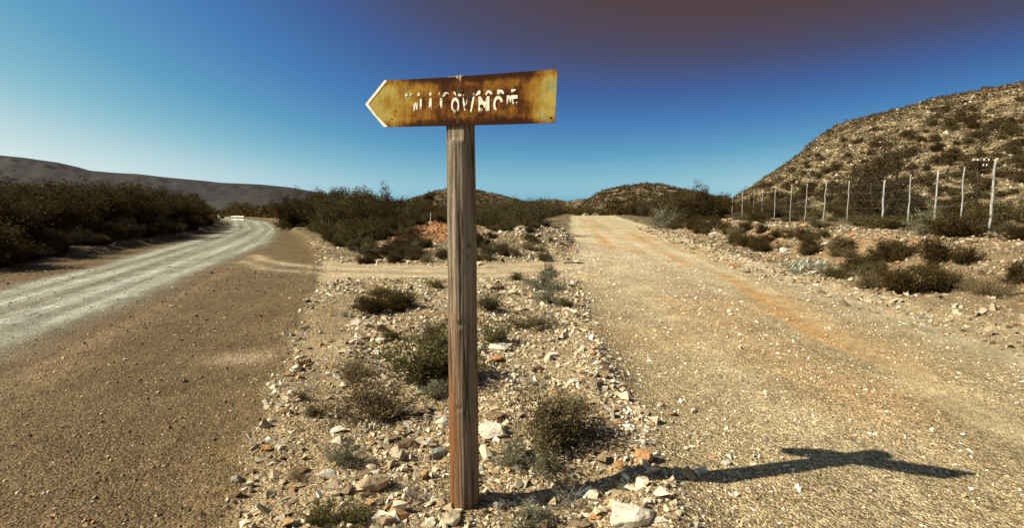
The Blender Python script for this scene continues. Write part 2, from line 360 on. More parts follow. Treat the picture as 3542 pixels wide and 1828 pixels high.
# ------------------------------------------------------------------ ground sheet, split into roads, banks and hills
def build_ground():
    fine = np.radians(np.linspace(-54, 54, 460)); coarse = np.radians(np.linspace(54, 306, 64))[1:-1]
    A = np.concatenate([fine, coarse]); nA = len(A)
    Rr = np.concatenate([[0.25], np.geomspace(.6, 9000, 830)]); nR = len(Rr)
    aa, rr = np.meshgrid(A, Rr); x = (rr * np.sin(aa)).ravel(); y = (rr * np.cos(aa)).ravel()
    z = hz(x, y)
    r = np.hypot(x, y)
    dm, ds, dc = regions(x, y); h, ht = hills(x, y)
    # ---- colours of the earth
    def c3(c): return np.array(c)[None, :]
    col = np.tile(c3((.245, .190, .105)), (len(x), 1))
    def blend(w, c):
        nonlocal col; w = np.clip(w, 0, 1)[:, None]; col = col * (1 - w) + c3(c) * w
    far_scrub = sst(13.6, 16.5, y) * (1 - sst(-.5, .3, np.maximum(dm, ds)))
    blend(far_scrub * .7, (.15, .110, .062))
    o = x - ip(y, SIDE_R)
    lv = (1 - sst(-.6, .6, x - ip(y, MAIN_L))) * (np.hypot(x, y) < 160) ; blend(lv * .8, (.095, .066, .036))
    bank = sst(.0, 1.2, o) * (1 - sst(7, 11, o))
    blend(bank * .75, (.165, .122, .068))
    # left road: brown shoulder, pale carriageway with wheel tracks
    wm = sst(-.08, .12, dm)
    blend(wm, (.128, .089, .043))
    pl, pr = ip(y, PALE_L), ip(y, PALE_R)
    wp = wm * sst(-.5, .9, np.minimum(x - pl, pr - x) + fbm(x * .8, y * .35, 3, 91) * .5)
    blend(wp * .92, (.195, .192, .145))
    ac = (x - pl) / np.maximum(pr - pl, .1)
    for c, s, k in ((.13, .07, .6), (.36, .06, .45), (.64, .07, .55), (.87, .06, .6)):
        blend(wp * gau(ac - c, s) * k * (.5 + vnoise(x * .3, y * .25, 5)), (.42, .435, .36))
    for c, s, k in ((.24, .02, .5), (.50, .03, .35)):
        blend(wp * gau(ac - c, s) * k, (.17, .13, .085))
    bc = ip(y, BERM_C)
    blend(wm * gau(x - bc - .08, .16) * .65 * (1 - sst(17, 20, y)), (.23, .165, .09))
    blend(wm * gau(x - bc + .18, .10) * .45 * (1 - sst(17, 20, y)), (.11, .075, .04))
    blend(wm * gau(x + 2.75, .30) * gau(y - 5.15, .22) * .7, (.40, .31, .2))
    # right road: cream gravel, orange clay in the ruts
    wsd = sst(-.08, .12, ds)
    blend(wsd, (.285, .228, .124))
    blend(wsd * sst(5, 20, y) * .9, (.50, .425, .275))
    l1 = ip(y, [(0, 3.0), (3.7, 3.5), (6.1, 3.95), (11.7, 5.05), (20, 5.5), (40, 7.5), (60, 9.8)])
    l2 = ip(y, [(0, 4.9), (5.1, 5.15), (9, 5.65), (15, 6.35), (30, 7.6), (60, 11)])
    l3 = ip(y, [(0, 1.9), (5, 2.1), (10, 2.5), (20, 3.5), (40, 5.6), (60, 7.9)])
    nz = .45 + vnoise(x * .5, y * .35, 15)
    blend(wsd * gau(x - l1, .26) * .7, (.43, .35, .205)); blend(wsd * gau(x - l2, .28) * .65, (.42, .36, .235)); blend(wsd * gau(x - l3, .3) * .45, (.42, .35, .21)); blend(wsd * gau(x - (l1 + l2) / 2, .2) * .3, (.22, .165, .09)); blend(wsd * gau(x - (l1 + l3) / 2, .35) * .3, (.24, .185, .10))
    og = (.42, .245, .090)
    for L_, off, s, y0, y1, k in ((l1, -.16, .15, 5.6, 12.5, .75), (l1, .1, .3, 4.6, 9.5, .35), (l1, -.3, .12, 14, 19, .9), (l3, .2, .22, 17, 30, .75), (l1, 0, .5, 22, 27, .9), (l2, -.3, .3, 15, 22, .55), (l3, .3, .5, 31, 48, .5)):
        blend(wsd * gau(x - L_ - off + fbm(y * .8, y * 0, 2, 3) * .12, s) * sst(y0 - 1, y0 + .8, y) * (1 - sst(y1 - 1, y1 + 1, y)) * k * np.clip(nz, .3, 1.1), og)
    blend(wsd * sst(.58, .75, vnoise(x * .7, y * .5, 77)) * .35, (.40, .25, .11))
    wc = sst(-.1, .3, dc) * (1 - wsd) * (1 - wm)
    blend(wc, (.40, .325, .195))
    blend(wc * gau(y - 12.2 - .05 * x, .25) * .5, (.45, .34, .2))
    # pale wheel lines of the track, curving out of the left road
    for pts, k in ((((-8.6, 17.2), (-7.6, 15.6), (-6.2, 14.3), (-4.8, 13.4), (-3.2, 12.9), (-1.2, 12.6), (.9, 13.0), (2.2, 14.2)), .75), (((-7.9, 15.0), (-6.4, 13.3), (-4.6, 12.3), (-2.5, 11.8), (0, 11.7), (1.6, 12.0)), .55)):
        pts = np.array(pts); dmin = np.full(len(x), 9e9); near = (y > 9) & (y < 20) & (np.abs(x) < 12)
        for a_, b_ in zip(pts[:-1], pts[1:]):
            ab = b_ - a_; q = np.clip(((x - a_[0]) * ab[0] + (y - a_[1]) * ab[1]) / (ab @ ab), 0, 1)
            dmin = np.minimum(dmin, np.hypot(x - a_[0] - q * ab[0], y - a_[1] - q * ab[1]))
        blend(near * gau(dmin, .26) * k, (.42, .345, .215))
        blend(near * gau(dmin - .55, .14) * k * .5, (.17, .125, .07))
    # clay bank and stony banks
    clay = gau(x + 3.1, 1.75) * gau(y - 20.0, 1.9)
    blend(sst(.25, .6, clay) * .9, (.27, .130, .052))
    rub_r = bank * gau(o - 3.0, 1.8) * sst(9, 14, y) * (1 - sst(34, 44, y))
    blend(rub_r * .7, (.34, .215, .10))
    # hills
    hn = fbm(x * .09, y * .09, 4, 61)
    w1 = (ht == 1) * sst(.2, 1.6, h)
    blend(w1, (.295, .226, .136)); blend(w1 * sst(.05, .5, hn) * .45, (.22, .18, .11)); blend(w1 * sst(.1, .5, fbm(x * .05, y * .16, 3, 63)) * .5, (.30, .205, .115))
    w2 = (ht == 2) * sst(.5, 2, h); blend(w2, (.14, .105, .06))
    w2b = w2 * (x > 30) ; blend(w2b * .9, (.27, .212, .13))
    blend((ht == 3) * 1., (.040, .034, .028)); blend((ht == 4) * 1., (.040, .034, .035))  # mountain: dark shrub cover, with the shade on its slopes put into the colour
    blend((ht == 4) * sst(.0, .4, fbm(x * .004, y * .004, 3, 66)) * .5, (.058, .050, .048))
    blend((ht == 4) * sst(-.1, .4, fbm(x * .018, y * .018, 4, 68)) * .6, (.028, .027, .024))
    # ---- per-vertex parameters: chips, streaks, rubble
    chip = np.where(dm > 0, .75, .95); chip = np.where(wp > .5, .65, chip); chip *= (1 - sst(14, 40, r))
    smooth_l = wsd * (gau(x - l1, .22) + gau(x - l2, .2)) * .5; chip = chip * (1 - np.clip(smooth_l, 0, .6))
    streak = np.clip(wp * .75 + wsd * .3 * (1 - wp) + (wm - wp) * .18 + wc * .2, 0, 1)
    rub = np.clip(w1 + w2 * .8 + (ht >= 3) * .3 + far_scrub * .5 * (r > 16), 0, 1)
    main_c = (x - ml_(y))
    lane = np.stack([np.where(dm > -.5, x - ip(y, PALE_L), x - ip(y, SIDE_L)), y, np.zeros_like(x)], 1)
    par = np.stack([chip, streak, rub], 1)
    # ---- faces into pieces of the setting
    i = np.arange(nR - 1)[:, None]; j = np.arange(nA)[None, :]; j2 = (j + 1) % nA
    F = np.stack([i * nA + j, i * nA + j2, (i + 1) * nA + j2, (i + 1) * nA + j], -1).reshape(-1, 4)
    fx = x[F].mean(1); fy = y[F].mean(1); fr = np.hypot(fx, fy)
    fdm, fds, fdc = dm[F].mean(1), ds[F].mean(1), dc[F].mean(1); fht = np.median(ht[F], axis=1).astype(int)
    reg = np.zeros(len(F), int)
    reg[(fdc > 0)] = 3; reg[(fds > 0) & (fy < 140)] = 2; reg[(fdm > 0) & (fy < 380)] = 1
    reg[(reg == 0) & (fht == 1)] = 4; reg[(fht == 2) & (reg == 0)] = 5; reg[(fht == 3)] = 6; reg[fht == 4] = 7
    reg[(reg == 0) & (clay[F].mean(1) > .42)] = 8
    reg[(reg == 0) & (fy < 14) & (fx > ip(fy, MAIN_R)) & (fx < ip(fy, SIDE_L)) & (fy > -6)] = 9
    names = {0: 'ground', 1: 'gravel_road', 2: 'side_road', 3: 'connecting_track', 4: 'shrub_covered_hill', 5: 'low_hills', 6: 'far_hill', 7: 'mountain', 8: 'clay_bank', 9: 'road_island'}
    labels = {0: 'dry stony scrubland ground beside the roads', 1: 'pale grey gravel road curving away to the left', 2: 'cream and orange gravel road running straight ahead on the right',
              3: 'rutted track linking the two gravel roads', 4: 'steep stony hillside on the right dotted with dark shrubs', 5: 'low scrubby hills in the middle distance',
              6: 'dark low hill in front of the mountain', 7: 'long grey mountain range on the left horizon', 8: 'bare orange clay bank left of the wooden post', 9: 'stony triangular island between the two roads'}
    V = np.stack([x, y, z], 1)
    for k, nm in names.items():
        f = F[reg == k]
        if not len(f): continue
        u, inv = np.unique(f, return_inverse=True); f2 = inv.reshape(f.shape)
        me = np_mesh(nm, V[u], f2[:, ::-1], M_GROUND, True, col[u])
        for an, dat in (('par', par[u]), ('lane', lane[u])):
            a = me.attributes.new(an, 'FLOAT_VECTOR', 'POINT'); a.data.foreach_set('vector', dat.astype(np.float32).ravel())
        tag(link(nm, me), labels[k], kind='structure')
def ml_(y): return ip(y, MAIN_L)
build_ground()

# ------------------------------------------------------------------ signpost
def build_signpost():
    base, _ = place(1602, 1770)
    bx, by = base[0], base[1] + .065; bz = base[2]
    root = link('signpost', None); root.location = (bx, by, bz)
    tag(root, 'weathered round wooden post carrying a rusty arrow sign pointing left', 'signpost')
    yaw = R_(21.0)
    nrm = np.array([-math.sin(yaw), -math.cos(yaw), 0])       # board faces the camera
    sdir = np.array([math.cos(yaw), -math.sin(yaw), 0])
    H = 2.06
    board_c = np.array([bx, by, 0]) + nrm * .062               # a point of the board's plane
    # wood
    t = NT('weathered_wood', .85, .2); co = t.coord()
    g1 = t.noise(t.mapping(co, (42, 42, 1.6)), 1.0, 6, .65); g2 = t.noise(t.mapping(co, (130, 130, 3)), 1.0, 3, .6); g3 = t.noise(t.mapping(co, (9, 9, .9)), 1.0, 3, .5)
    c = t.ramp(g1, [(.30, (.060, .038, .020)), (.43, (.20, .150, .10)), (.58, (.33, .27, .195)), (.76, (.50, .44, .345))])
    c = t.mix(t.maprange(g2, .42, .30, 0, .8), c, (.05, .032, .018))
    ck = t.noise(t.mapping(co, (26, 26, .55)), 1.0, 2, .5, .6); cw = t.maprange(t.math('ABSOLUTE', t.math('SUBTRACT', ck, .5)), .022, .004)
    c = t.mix(t.math('MULTIPLY', cw, .85), c, (.022, .013, .007))
    sx = t.new('SeparateXYZ'); t.L(co, sx.inputs[0])
    low = t.math('MULTIPLY', t.maprange(sx.outputs[2], 1.25, .35), t.maprange(sx.outputs[0], .005, -.045))
    c = t.mix(t.math('MULTIPLY', low, t.maprange(g3, .22, .42), clamp=True), c, (.21, .072, .020))
    c = t.mix(t.math('MULTIPLY', t.maprange(sx.outputs[2], 1.2, .2), .45), c, (.17, .095, .048))
    t.color(c); b = t.bump(g1, 1.0, .02); b = t.bump(g2, .7, .008, b); t.bump(t.math('SUBTRACT', 1.0, cw), .9, .012, b)
    nC, nZ = 96, 190; V = np.zeros((nZ, nC, 3))
    zs = np.linspace(-.25, H, nZ); th = np.linspace(0, 2 * math.pi, nC, endpoint=False)
    T, Z = np.meshgrid(th, zs)
    rad = .0735 - .0075 * Z / H + .003 * fbm(Z * 1.5 + 5, np.cos(T) * .7, 3, 3) + .0025 * np.sin(3 * T + 1)
    kn = lambda a, z0, s, d: d * np.exp(-((T - a) / .22) ** 2 - ((Z - z0) / s) ** 2)
    front = math.pi * 1.5
    grain = fbm(T * 9 + fbm(Z * 2, T, 2, 8) * .5, Z * 1.1, 4, 23)
    rad -= .0035 * np.clip(grain, 0, 1) + .0022 * np.clip(-fbm(T * 22, Z * .9, 3, 29) - .15, 0, 1) * 3
    for a, z0 in ((-.15, .93), (.55, 1.27), (-.3, .52)):
        rad += kn(front + a, z0, .035, .006) - kn(front + a, z0 - .004, .014, .011)
    rad += kn(front + 1.45, 1.27, .04, .007) + kn(front - 1.45, .50, .03, .006)
    for a, w, z0, z1, d in ((-.62, .035, .9, 1.85, .006), (-.05, .03, 1.0, 1.9, .007), (-.35, .03, .1, .9, .005), (.22, .025, 0, 1.3, .004), (-.9, .03, .2, 1.7, .006), (-.2, .02, 1.3, 1.9, .006), (.1, .02, .3, .95, .005), (.5, .03, .2, 1.8, .005)):
        rad -= d * np.exp(-((T - front - a - .05 * np.sin(Z * 3 + a * 9)) / w) ** 2) * sst(z0, z0 + .2, Z) * (1 - sst(z1 - .2, z1, Z))
    X = rad * np.cos(T); Y = rad * np.sin(T)
    # the flat cut that seats the board
    dn = X * nrm[0] + Y * nrm[1]; lim = np.where(Z > 1.775, .050, 1.0)
    over = np.maximum(dn - lim, 0); X -= over * nrm[0]; Y -= over * nrm[1]
    top_ch = sst(H - .03, H, Z) * .06; X *= 1 - top_ch; Y *= 1 - top_ch
    V = np.stack([X, Y, Z], -1).reshape(-1, 3)
    i = np.arange(nZ - 1)[:, None]; j = np.arange(nC)[None, :]
    F = np.stack([i * nC + j, i * nC + (j + 1) % nC, (i + 1) * nC + (j + 1) % nC, (i + 1) * nC + j], -1).reshape(-1, 4)
    mbp = MB(); mbp.v = [tuple(p) for p in V]; mbp.f = [tuple(q) for q in F] + [tuple((nZ - 1) * nC + q for q in range(nC))]
    mbp.build('post', t.m, root, True)
    # board: outline traced in the board's plane
    def onp(zx, zy, lift=0.0):      # pixel of the enlarged view -> plane coordinates (s, t)
        px, py = 1200 + zx * .31080, 200 + zy * .31080
        d = ray(px, py); o = np.array([0, 0, CAM_H]); q = board_c + nrm * lift
        k = ((q - o) @ nrm) / (d @ nrm); P = o + d * k
        return np.array([(P - board_c) @ sdir, P[2] - bz])
    outline = [onp(*p) for p in ((210, 517), (440, 250), (820, 231), (1205, 210), (1238, 240), (1262, 268), (1275, 205), (1800, 164), (2344, 126), (2330, 430), (2318, 722), (1850, 740), (1300, 752), (800, 764), (425, 770))]
    bd = link('sign_board', None, root)
    def P3(s, h, lift):
        bend = .010 * max(0, (abs(s + .0) - .1)) ** 1.2 + .002 * math.sin(s * 17 + h * 9)
        q = np.array([0, 0, 0]) + nrm * (.062 + lift + bend * .6) + sdir * s; return (q[0], q[1], h)
    t = NT('rusted_enamel', .8, .08); co = t.coord()
    uv = t.attr('st')['Vector']; su = t.new('SeparateXYZ'); t.L(uv, su.inputs[0])
    drip = t.noise(t.mapping(uv, (34, 2.2, 1)), 1.0, 6, .65, .3); blot = t.noise(t.mapping(uv, (9, 3, 1)), 1.0, 5, .6, .4); fine = t.noise(uv, 60, 4, .65)
    ends = t.math('ADD', t.maprange(su.outputs[0], .42, .05), t.maprange(su.outputs[0], .83, .97, 0, .85))
    edge = t.math('MULTIPLY', t.maprange(su.outputs[1], .0, .16), t.maprange(su.outputs[1], 1.0, .84))
    k = t.math('ADD', t.math('MULTIPLY', ends, .42), t.math('ADD', t.math('MULTIPLY', drip, .55), t.math('MULTIPLY', blot, .7)))
    k = t.math('SUBTRACT', k, t.math('MULTIPLY', t.math('SUBTRACT', 1.0, edge), .28))
    k = t.math('ADD', k, t.math('MULTIPLY', t.math('SUBTRACT', fine, .5), .22))
    c = t.ramp(k, [(.50, (.030, .009, .002)), (.61, (.080, .026, .004)), (.72, (.18, .072, .009)), (.86, (.27, .15, .022)), (1.02, (.34, .26, .066))])
    gm = t.math('MULTIPLY', t.maprange(t.noise(t.mapping(uv, (9, 2.2, 1)), 1.0, 4, .6), .56, .68), t.math('MULTIPLY', t.maprange(ends, .25, .75), t.maprange(k, .72, .9)))
    c = t.mix(t.math('MULTIPLY', gm, .7, clamp=True), c, (.19, .26, .13))
    t.color(c); t.bump(t.math('ADD', fine, t.math('MULTIPLY', drip, .6)), .35, .003)
    m_rust = t.m
    from mathutils.geometry import tessellate_polygon
    bm = bmesh.new()
    vs_ = [bm.verts.new(P3(p[0], p[1], .0)) for p in outline]
    fc = bm.faces.new(vs_); bmesh.ops.triangulate(bm, faces=[fc])
    bmesh.ops.subdivide_edges(bm, edges=bm.edges[:], cuts=4, use_grid_fill=True)
    ext = bmesh.ops.extrude_face_region(bm, geom=bm.faces[:])
    for v in [g for g in ext['geom'] if isinstance(g, bmesh.types.BMVert)]: v.co -= Vector(nrm) * .0035
    bmesh.ops.recalc_face_normals(bm, faces=bm.faces[:])
    me = bpy.data.meshes.new('plate'); bm.to_mesh(me); bm.free(); me.materials.append(m_rust)
    smin = min(p[0] for p in outline); smax = max(p[0] for p in outline); tmin = min(p[1] for p in outline); tmax = max(p[1] for p in outline)
    A0 = onp(210, 517); tl, tr, bl, br = onp(440, 250), onp(2344, 126), onp(425, 770), onp(2318, 722)
    def add_st(me):
        co_ = np.array([v.co[:] for v in me.vertices]); s = co_ @ sdir; h = co_[:, 2]; u = (s - smin) / (smax - smin)
        top = np.interp(s, [tl[0], tr[0]], [tl[1], tr[1]]); bot = np.interp(s, [bl[0], br[0]], [bl[1], br[1]])
        a = me.attributes.new('st', 'FLOAT_VECTOR', 'POINT'); a.data.foreach_set('vector', np.stack([u, (h - bot) / (top - bot), 0 * u], 1).astype(np.float32).ravel())
    add_st(me); link('plate', me, bd)
    # white chevron along the point
    t = NT('white_paint', .6, .3); n = t.noise(t.coord(), 40, 4, .6); t.color(t.ramp(n, [(.30, (.30, .22, .12)), (.46, (.66, .61, .50)), (.8, (.78, .75, .66))])); m_white = t.m
    def strip(pts, name, lift=.0022, mat=None):
        mb = MB(); q = [onp(*p) for p in pts]
        mb.add([P3(p[0], p[1], lift) for p in q] + [P3(p[0], p[1], lift - .0012) for p in q], [tuple(range(len(q))), tuple(range(2 * len(q) - 1, len(q) - 1, -1))] + [(i, i + len(q), (i + 1) % len(q) + len(q), (i + 1) % len(q)) for i in range(len(q))])
        return mb.build(name, mat or m_white, bd)
    strip([(208, 517), (420, 251), (447, 251), (443, 268), (244, 517)], 'chevron_stripe')
    strip([(208, 517), (244, 517), (330, 640), (458, 768), (415, 770), (300, 634)], 'chevron_stripe')
    # worn lettering: the place name, painted twice
    def text_mesh(word):
        cu = bpy.data.curves.new('t', 'FONT'); cu.body = word; cu.size = 1.0; cu.resolution_u = 6; cu.offset = .032
        o = bpy.data.objects.new('t', cu); COL.objects.link(o)
        dg = bpy.context.evaluated_depsgraph_get(); me = bpy.data.meshes.new_from_object(o.evaluated_get(dg))
        bpy.data.objects.remove(o); bm = bmesh.new(); bm.from_mesh(me); bpy.data.meshes.remove(me)
        bmesh.ops.remove_doubles(bm, verts=bm.verts[:], dist=1e-4); bmesh.ops.triangulate(bm, faces=bm.faces[:])
        for _ in range(6):
            es = [e for e in bm.edges if e.calc_length() > .035]
            if not es: break
            bmesh.ops.subdivide_edges(bm, edges=es, cuts=1); bmesh.ops.triangulate(bm, faces=[f for f in bm.faces if len(f.verts) > 3])
        return bm
    def lettering(corners, keep, name):
        # one glyph at a time, each a mesh of its own
        slots, top_l, top_r, bot_l, bot_r = corners
        for ch, x0, x1, kind in slots:
            bm = text_mesh(ch); xs = [v.co.x for v in bm.verts]; ys = [v.co.y for v in bm.verts]
            mx0, mx1, my0, my1 = min(xs), max(xs), min(ys), max(ys)
            dead = []
            for f in bm.faces:
                c = f.calc_center_median(); u = (c.x - mx0) / (mx1 - mx0); v = (c.y - my0) / (my1 - my0)
                zx = x0 + u * (x1 - x0)
                if not keep(zx, v): dead.append(f)
            bmesh.ops.delete(bm, geom=dead, context='FACES')
            if not bm.faces: bm.free(); continue
            for vv in bm.verts:
                u = (vv.co.x - mx0) / (mx1 - mx0); v = (vv.co.y - my0) / (my1 - my0); zx = x0 + u * (x1 - x0)
                ty = top_l + (top_r - top_l) * (zx - 640) / 1285; by_ = bot_l + (bot_r - bot_l) * (zx - 640) / 1285
                p = onp(zx, by_ + (ty - by_) * v); vv.co = P3(p[0], p[1], .0014)
            me = bpy.data.meshes.new(name); bm.to_mesh(me); bm.free(); me.materials.append(m_white); link(name, me, bd)
    def nn(a, b, s): return float(vnoise(np.array(a), np.array(b), s))
    word_up = [('W', 600, 730, 0), ('I', 790, 818, 0), ('L', 918, 985, 0), ('L', 1022, 1050, 0), ('O', 1060, 1150, 0), ('W', 1185, 1325, 0), ('M', 1368, 1488, 0), ('O', 1538, 1625, 0), ('R', 1675, 1780, 0), ('E', 1830, 1926, 0)]
    word_lo = [('W', 735, 800, 0), ('I', 812, 836, 0), ('L', 915, 1000, 0), ('L', 1035, 1110, 0), ('O', 1160, 1250, 0), ('W', 1275, 1425, 0), ('M', 1465, 1590, 0), ('O', 1632, 1740, 0), ('R', 1780, 1850, 0), ('E', 1826, 1902, 0)]
    def keep_up(zx, v):
        lim = .71 + .10 * (nn(zx * .02, 3.3, 4) - .5) + .06 * (nn(zx * .13, 1.1, 9) - .5)
        if zx < 1050: return v > .82 and nn(zx * .03, v * 2, 12) > .55
        gap = nn(zx * .018, v * 1.6, 31)
        return v > lim and gap > (.48 if zx < 1360 and zx > 1180 else .26)
    def keep_lo(zx, v):
        cut = float(np.interp(zx, [700, 800, 830, 950, 1050, 1220, 1420, 1500, 1590, 1660, 1730, 1800, 1910], [.05, .05, .55, .35, .45, .22, .10, .05, .05, .20, .45, .65, .62]))
        rag = .34 * (nn(zx * .11, 7.7, 21) - .5) + .18 * (nn(zx * .4, 2.2, 22) - .5)
        hole = nn(zx * .022, v * 2.4, 33)
        if zx < 815: return v < .75 and hole > .45 and v > cut + rag * .5 and zx < 792
        if 1270 < zx < 1430: return v > cut + rag and hole > .46
        return v > cut + rag * 1.25 and hole > .24
    lettering((word_up, 400, 345, 560, 505), keep_up, 'letter')
    lettering((word_lo, 462, 412, 628, 612), keep_lo, 'letter')
    # bolt heads and rust-eaten holes
    t = NT('dark_rust', .8, .2); n = t.noise(t.coord(), 90, 3); t.color(t.ramp(n, [(.3, (.018, .008, .003)), (.7, (.06, .026, .01))])); m_dark = t.m
    for zx, zy, rx in ((1262, 362, 40), (1365, 435, 38), (1225, 612, 25), (1240, 705, 31)):
        mb = MB(); c = onp(zx, zy); rr = rx * .3108 / FOC * 2.28
        rings = []
        for lift, k in ((-.001, 1), (.0016, .98), (.0026, .7), (.0028, .0)):
            rings.append([P3(c[0] + math.cos(q) * rr * k, c[1] + math.sin(q) * rr * k, lift) for q in np.linspace(0, 2 * math.pi, 12, endpoint=False)])
        V = [p for r in rings for p in r]; F = [(i * 12 + j, i * 12 + (j + 1) % 12, i * 12 + 12 + (j + 1) % 12, i * 12 + 12 + j) for i in range(3) for j in range(12)]
        mb.add(V, F); mb.build('bolt', m_dark, bd)
    for zx, zy, rx in ((2270, 668, 12), (502, 682, 9), (545, 590, 8)):
        mb = MB(); c = onp(zx, zy); rr = rx * .3108 / FOC * 2.28
        mb.add([P3(c[0] + math.cos(q) * rr * 1.2, c[1] + math.sin(q) * rr, .0016) for q in np.linspace(0, 2 * math.pi, 9, endpoint=False)], [tuple(range(9))]); mb.build('rust_pit', m_dark, bd)
    return base
POST_BASE = build_signpost()

# ------------------------------------------------------------------ stones
def hull_mesh(seed, n=9, flat=.6, asp=1.0):
    r = random.Random(seed); bm = bmesh.new()
    for _ in range(n):
        v = Vector((r.gauss(0, 1), r.gauss(0, 1), r.gauss(0, 1))).normalized() * r.uniform(.75, 1.05)
        bm.verts.new((v.x * asp, v.y, v.z * flat))
    res = bmesh.ops.convex_hull(bm, input=bm.verts[:]); bmesh.ops.delete(bm, geom=[g for g in res['geom_interior'] if isinstance(g, bmesh.types.BMVert)], context='VERTS')
    bmesh.ops.triangulate(bm, faces=bm.faces[:]); bm.verts.ensure_lookup_table()
    V = np.array([v.co[:] for v in bm.verts]); bm.verts.index_update(); F = np.array([[q.index for q in f.verts] for f in bm.faces]); bm.free()
    V -= V.mean(0); return V / (np.abs(V[:, :2]).max() * 2), F
CHIPS = [hull_mesh(100 + i, 7 + i % 3, (.35, .5, .7)[i % 3], (1, 1.5, 1.2, 1.9)[i % 4]) for i in range(24)]
def rot_mats(n, tilt, rng):
    a = rng.uniform(0, 2 * math.pi, n); ca, sa = np.cos(a), np.sin(a)
    tx = rng.normal(0, tilt, n); ty = rng.normal(0, tilt, n)
    Rz = np.zeros((n, 3, 3)); Rz[:, 0, 0] = ca; Rz[:, 0, 1] = -sa; Rz[:, 1, 0] = sa; Rz[:, 1, 1] = ca; Rz[:, 2, 2] = 1
    Rx = np.zeros((n, 3, 3)); Rx[:, 0, 0] = 1; Rx[:, 1, 1] = np.cos(tx); Rx[:, 1, 2] = -np.sin(tx); Rx[:, 2, 1] = np.sin(tx); Rx[:, 2, 2] = np.cos(tx)
    Ry = np.zeros((n, 3, 3)); Ry[:, 1, 1] = 1; Ry[:, 0, 0] = np.cos(ty); Ry[:, 0, 2] = np.sin(ty); Ry[:, 2, 0] = -np.sin(ty); Ry[:, 2, 2] = np.cos(ty)
    return Rx @ Ry @ Rz
PAL = np.array([(.56, .49, .36), (.42, .33, .21), (.29, .215, .13), (.48, .40, .28), (.70, .65, .54), (.17, .12, .075), (.44, .26, .13), (.36, .32, .25), (.56, .46, .32)])
def scatter_mesh(name, P, size, mat, rng, protos=CHIPS, tilt=.35, pal=PAL, weights=None, sink=.15, bright=1.0):
    n = len(P); Rm = rot_mats(n, tilt, rng); pid = rng.integers(0, len(protos), n)
    ci = rng.choice(len(pal), n, p=weights); C = pal[ci] * (1 + rng.normal(0, .16, (n, 1))) * bright
    Vs, Fs, Cs = [], [], []; off = 0
    for k, (v, f) in enumerate(protos):
        m = np.where(pid == k)[0]
        if not len(m): continue
        W = np.einsum('nij,vj->nvi', Rm[m], v) * size[m, None, None]
        W[:, :, 2] += (size[m] * (.5 * np.ptp(v[:, 2]) - sink))[:, None]
        W += P[m, None, :]
        Vs.append(W.reshape(-1, 3)); Cs.append(np.repeat(C[m], len(v), 0))
        Fs.append((f[None] + (np.arange(len(m)) * len(v))[:, None, None] + off).reshape(-1, 3)); off += len(m) * len(v)
    me = np_mesh(name, np.concatenate(Vs), np.concatenate(Fs), mat, False, np.clip(np.concatenate(Cs), .01, .85))
    return link(name, me)
def sample(n, x0, x1, y0, y1, dens, rng):
    x = rng.uniform(x0, x1, n); y = rng.uniform(y0, y1, n)
    k = rng.uniform(0, 1, n) < dens(x, y); x, y = x[k], y[k]
    k = np.abs(x) < y * 1.12 + .5; x, y = x[k], y[k]
    return np.stack([x, y, hz(x, y)], 1)
def island_w(x, y):
    dm, ds, dc = regions(x, y); inside = (1 - sst(-.12, .1, np.maximum(np.maximum(dm, ds), dc))) * (x > ip(y, MAIN_R) - .5) * (x < ip(y, SIDE_L) + .5) * (y < 12.5)
    return inside
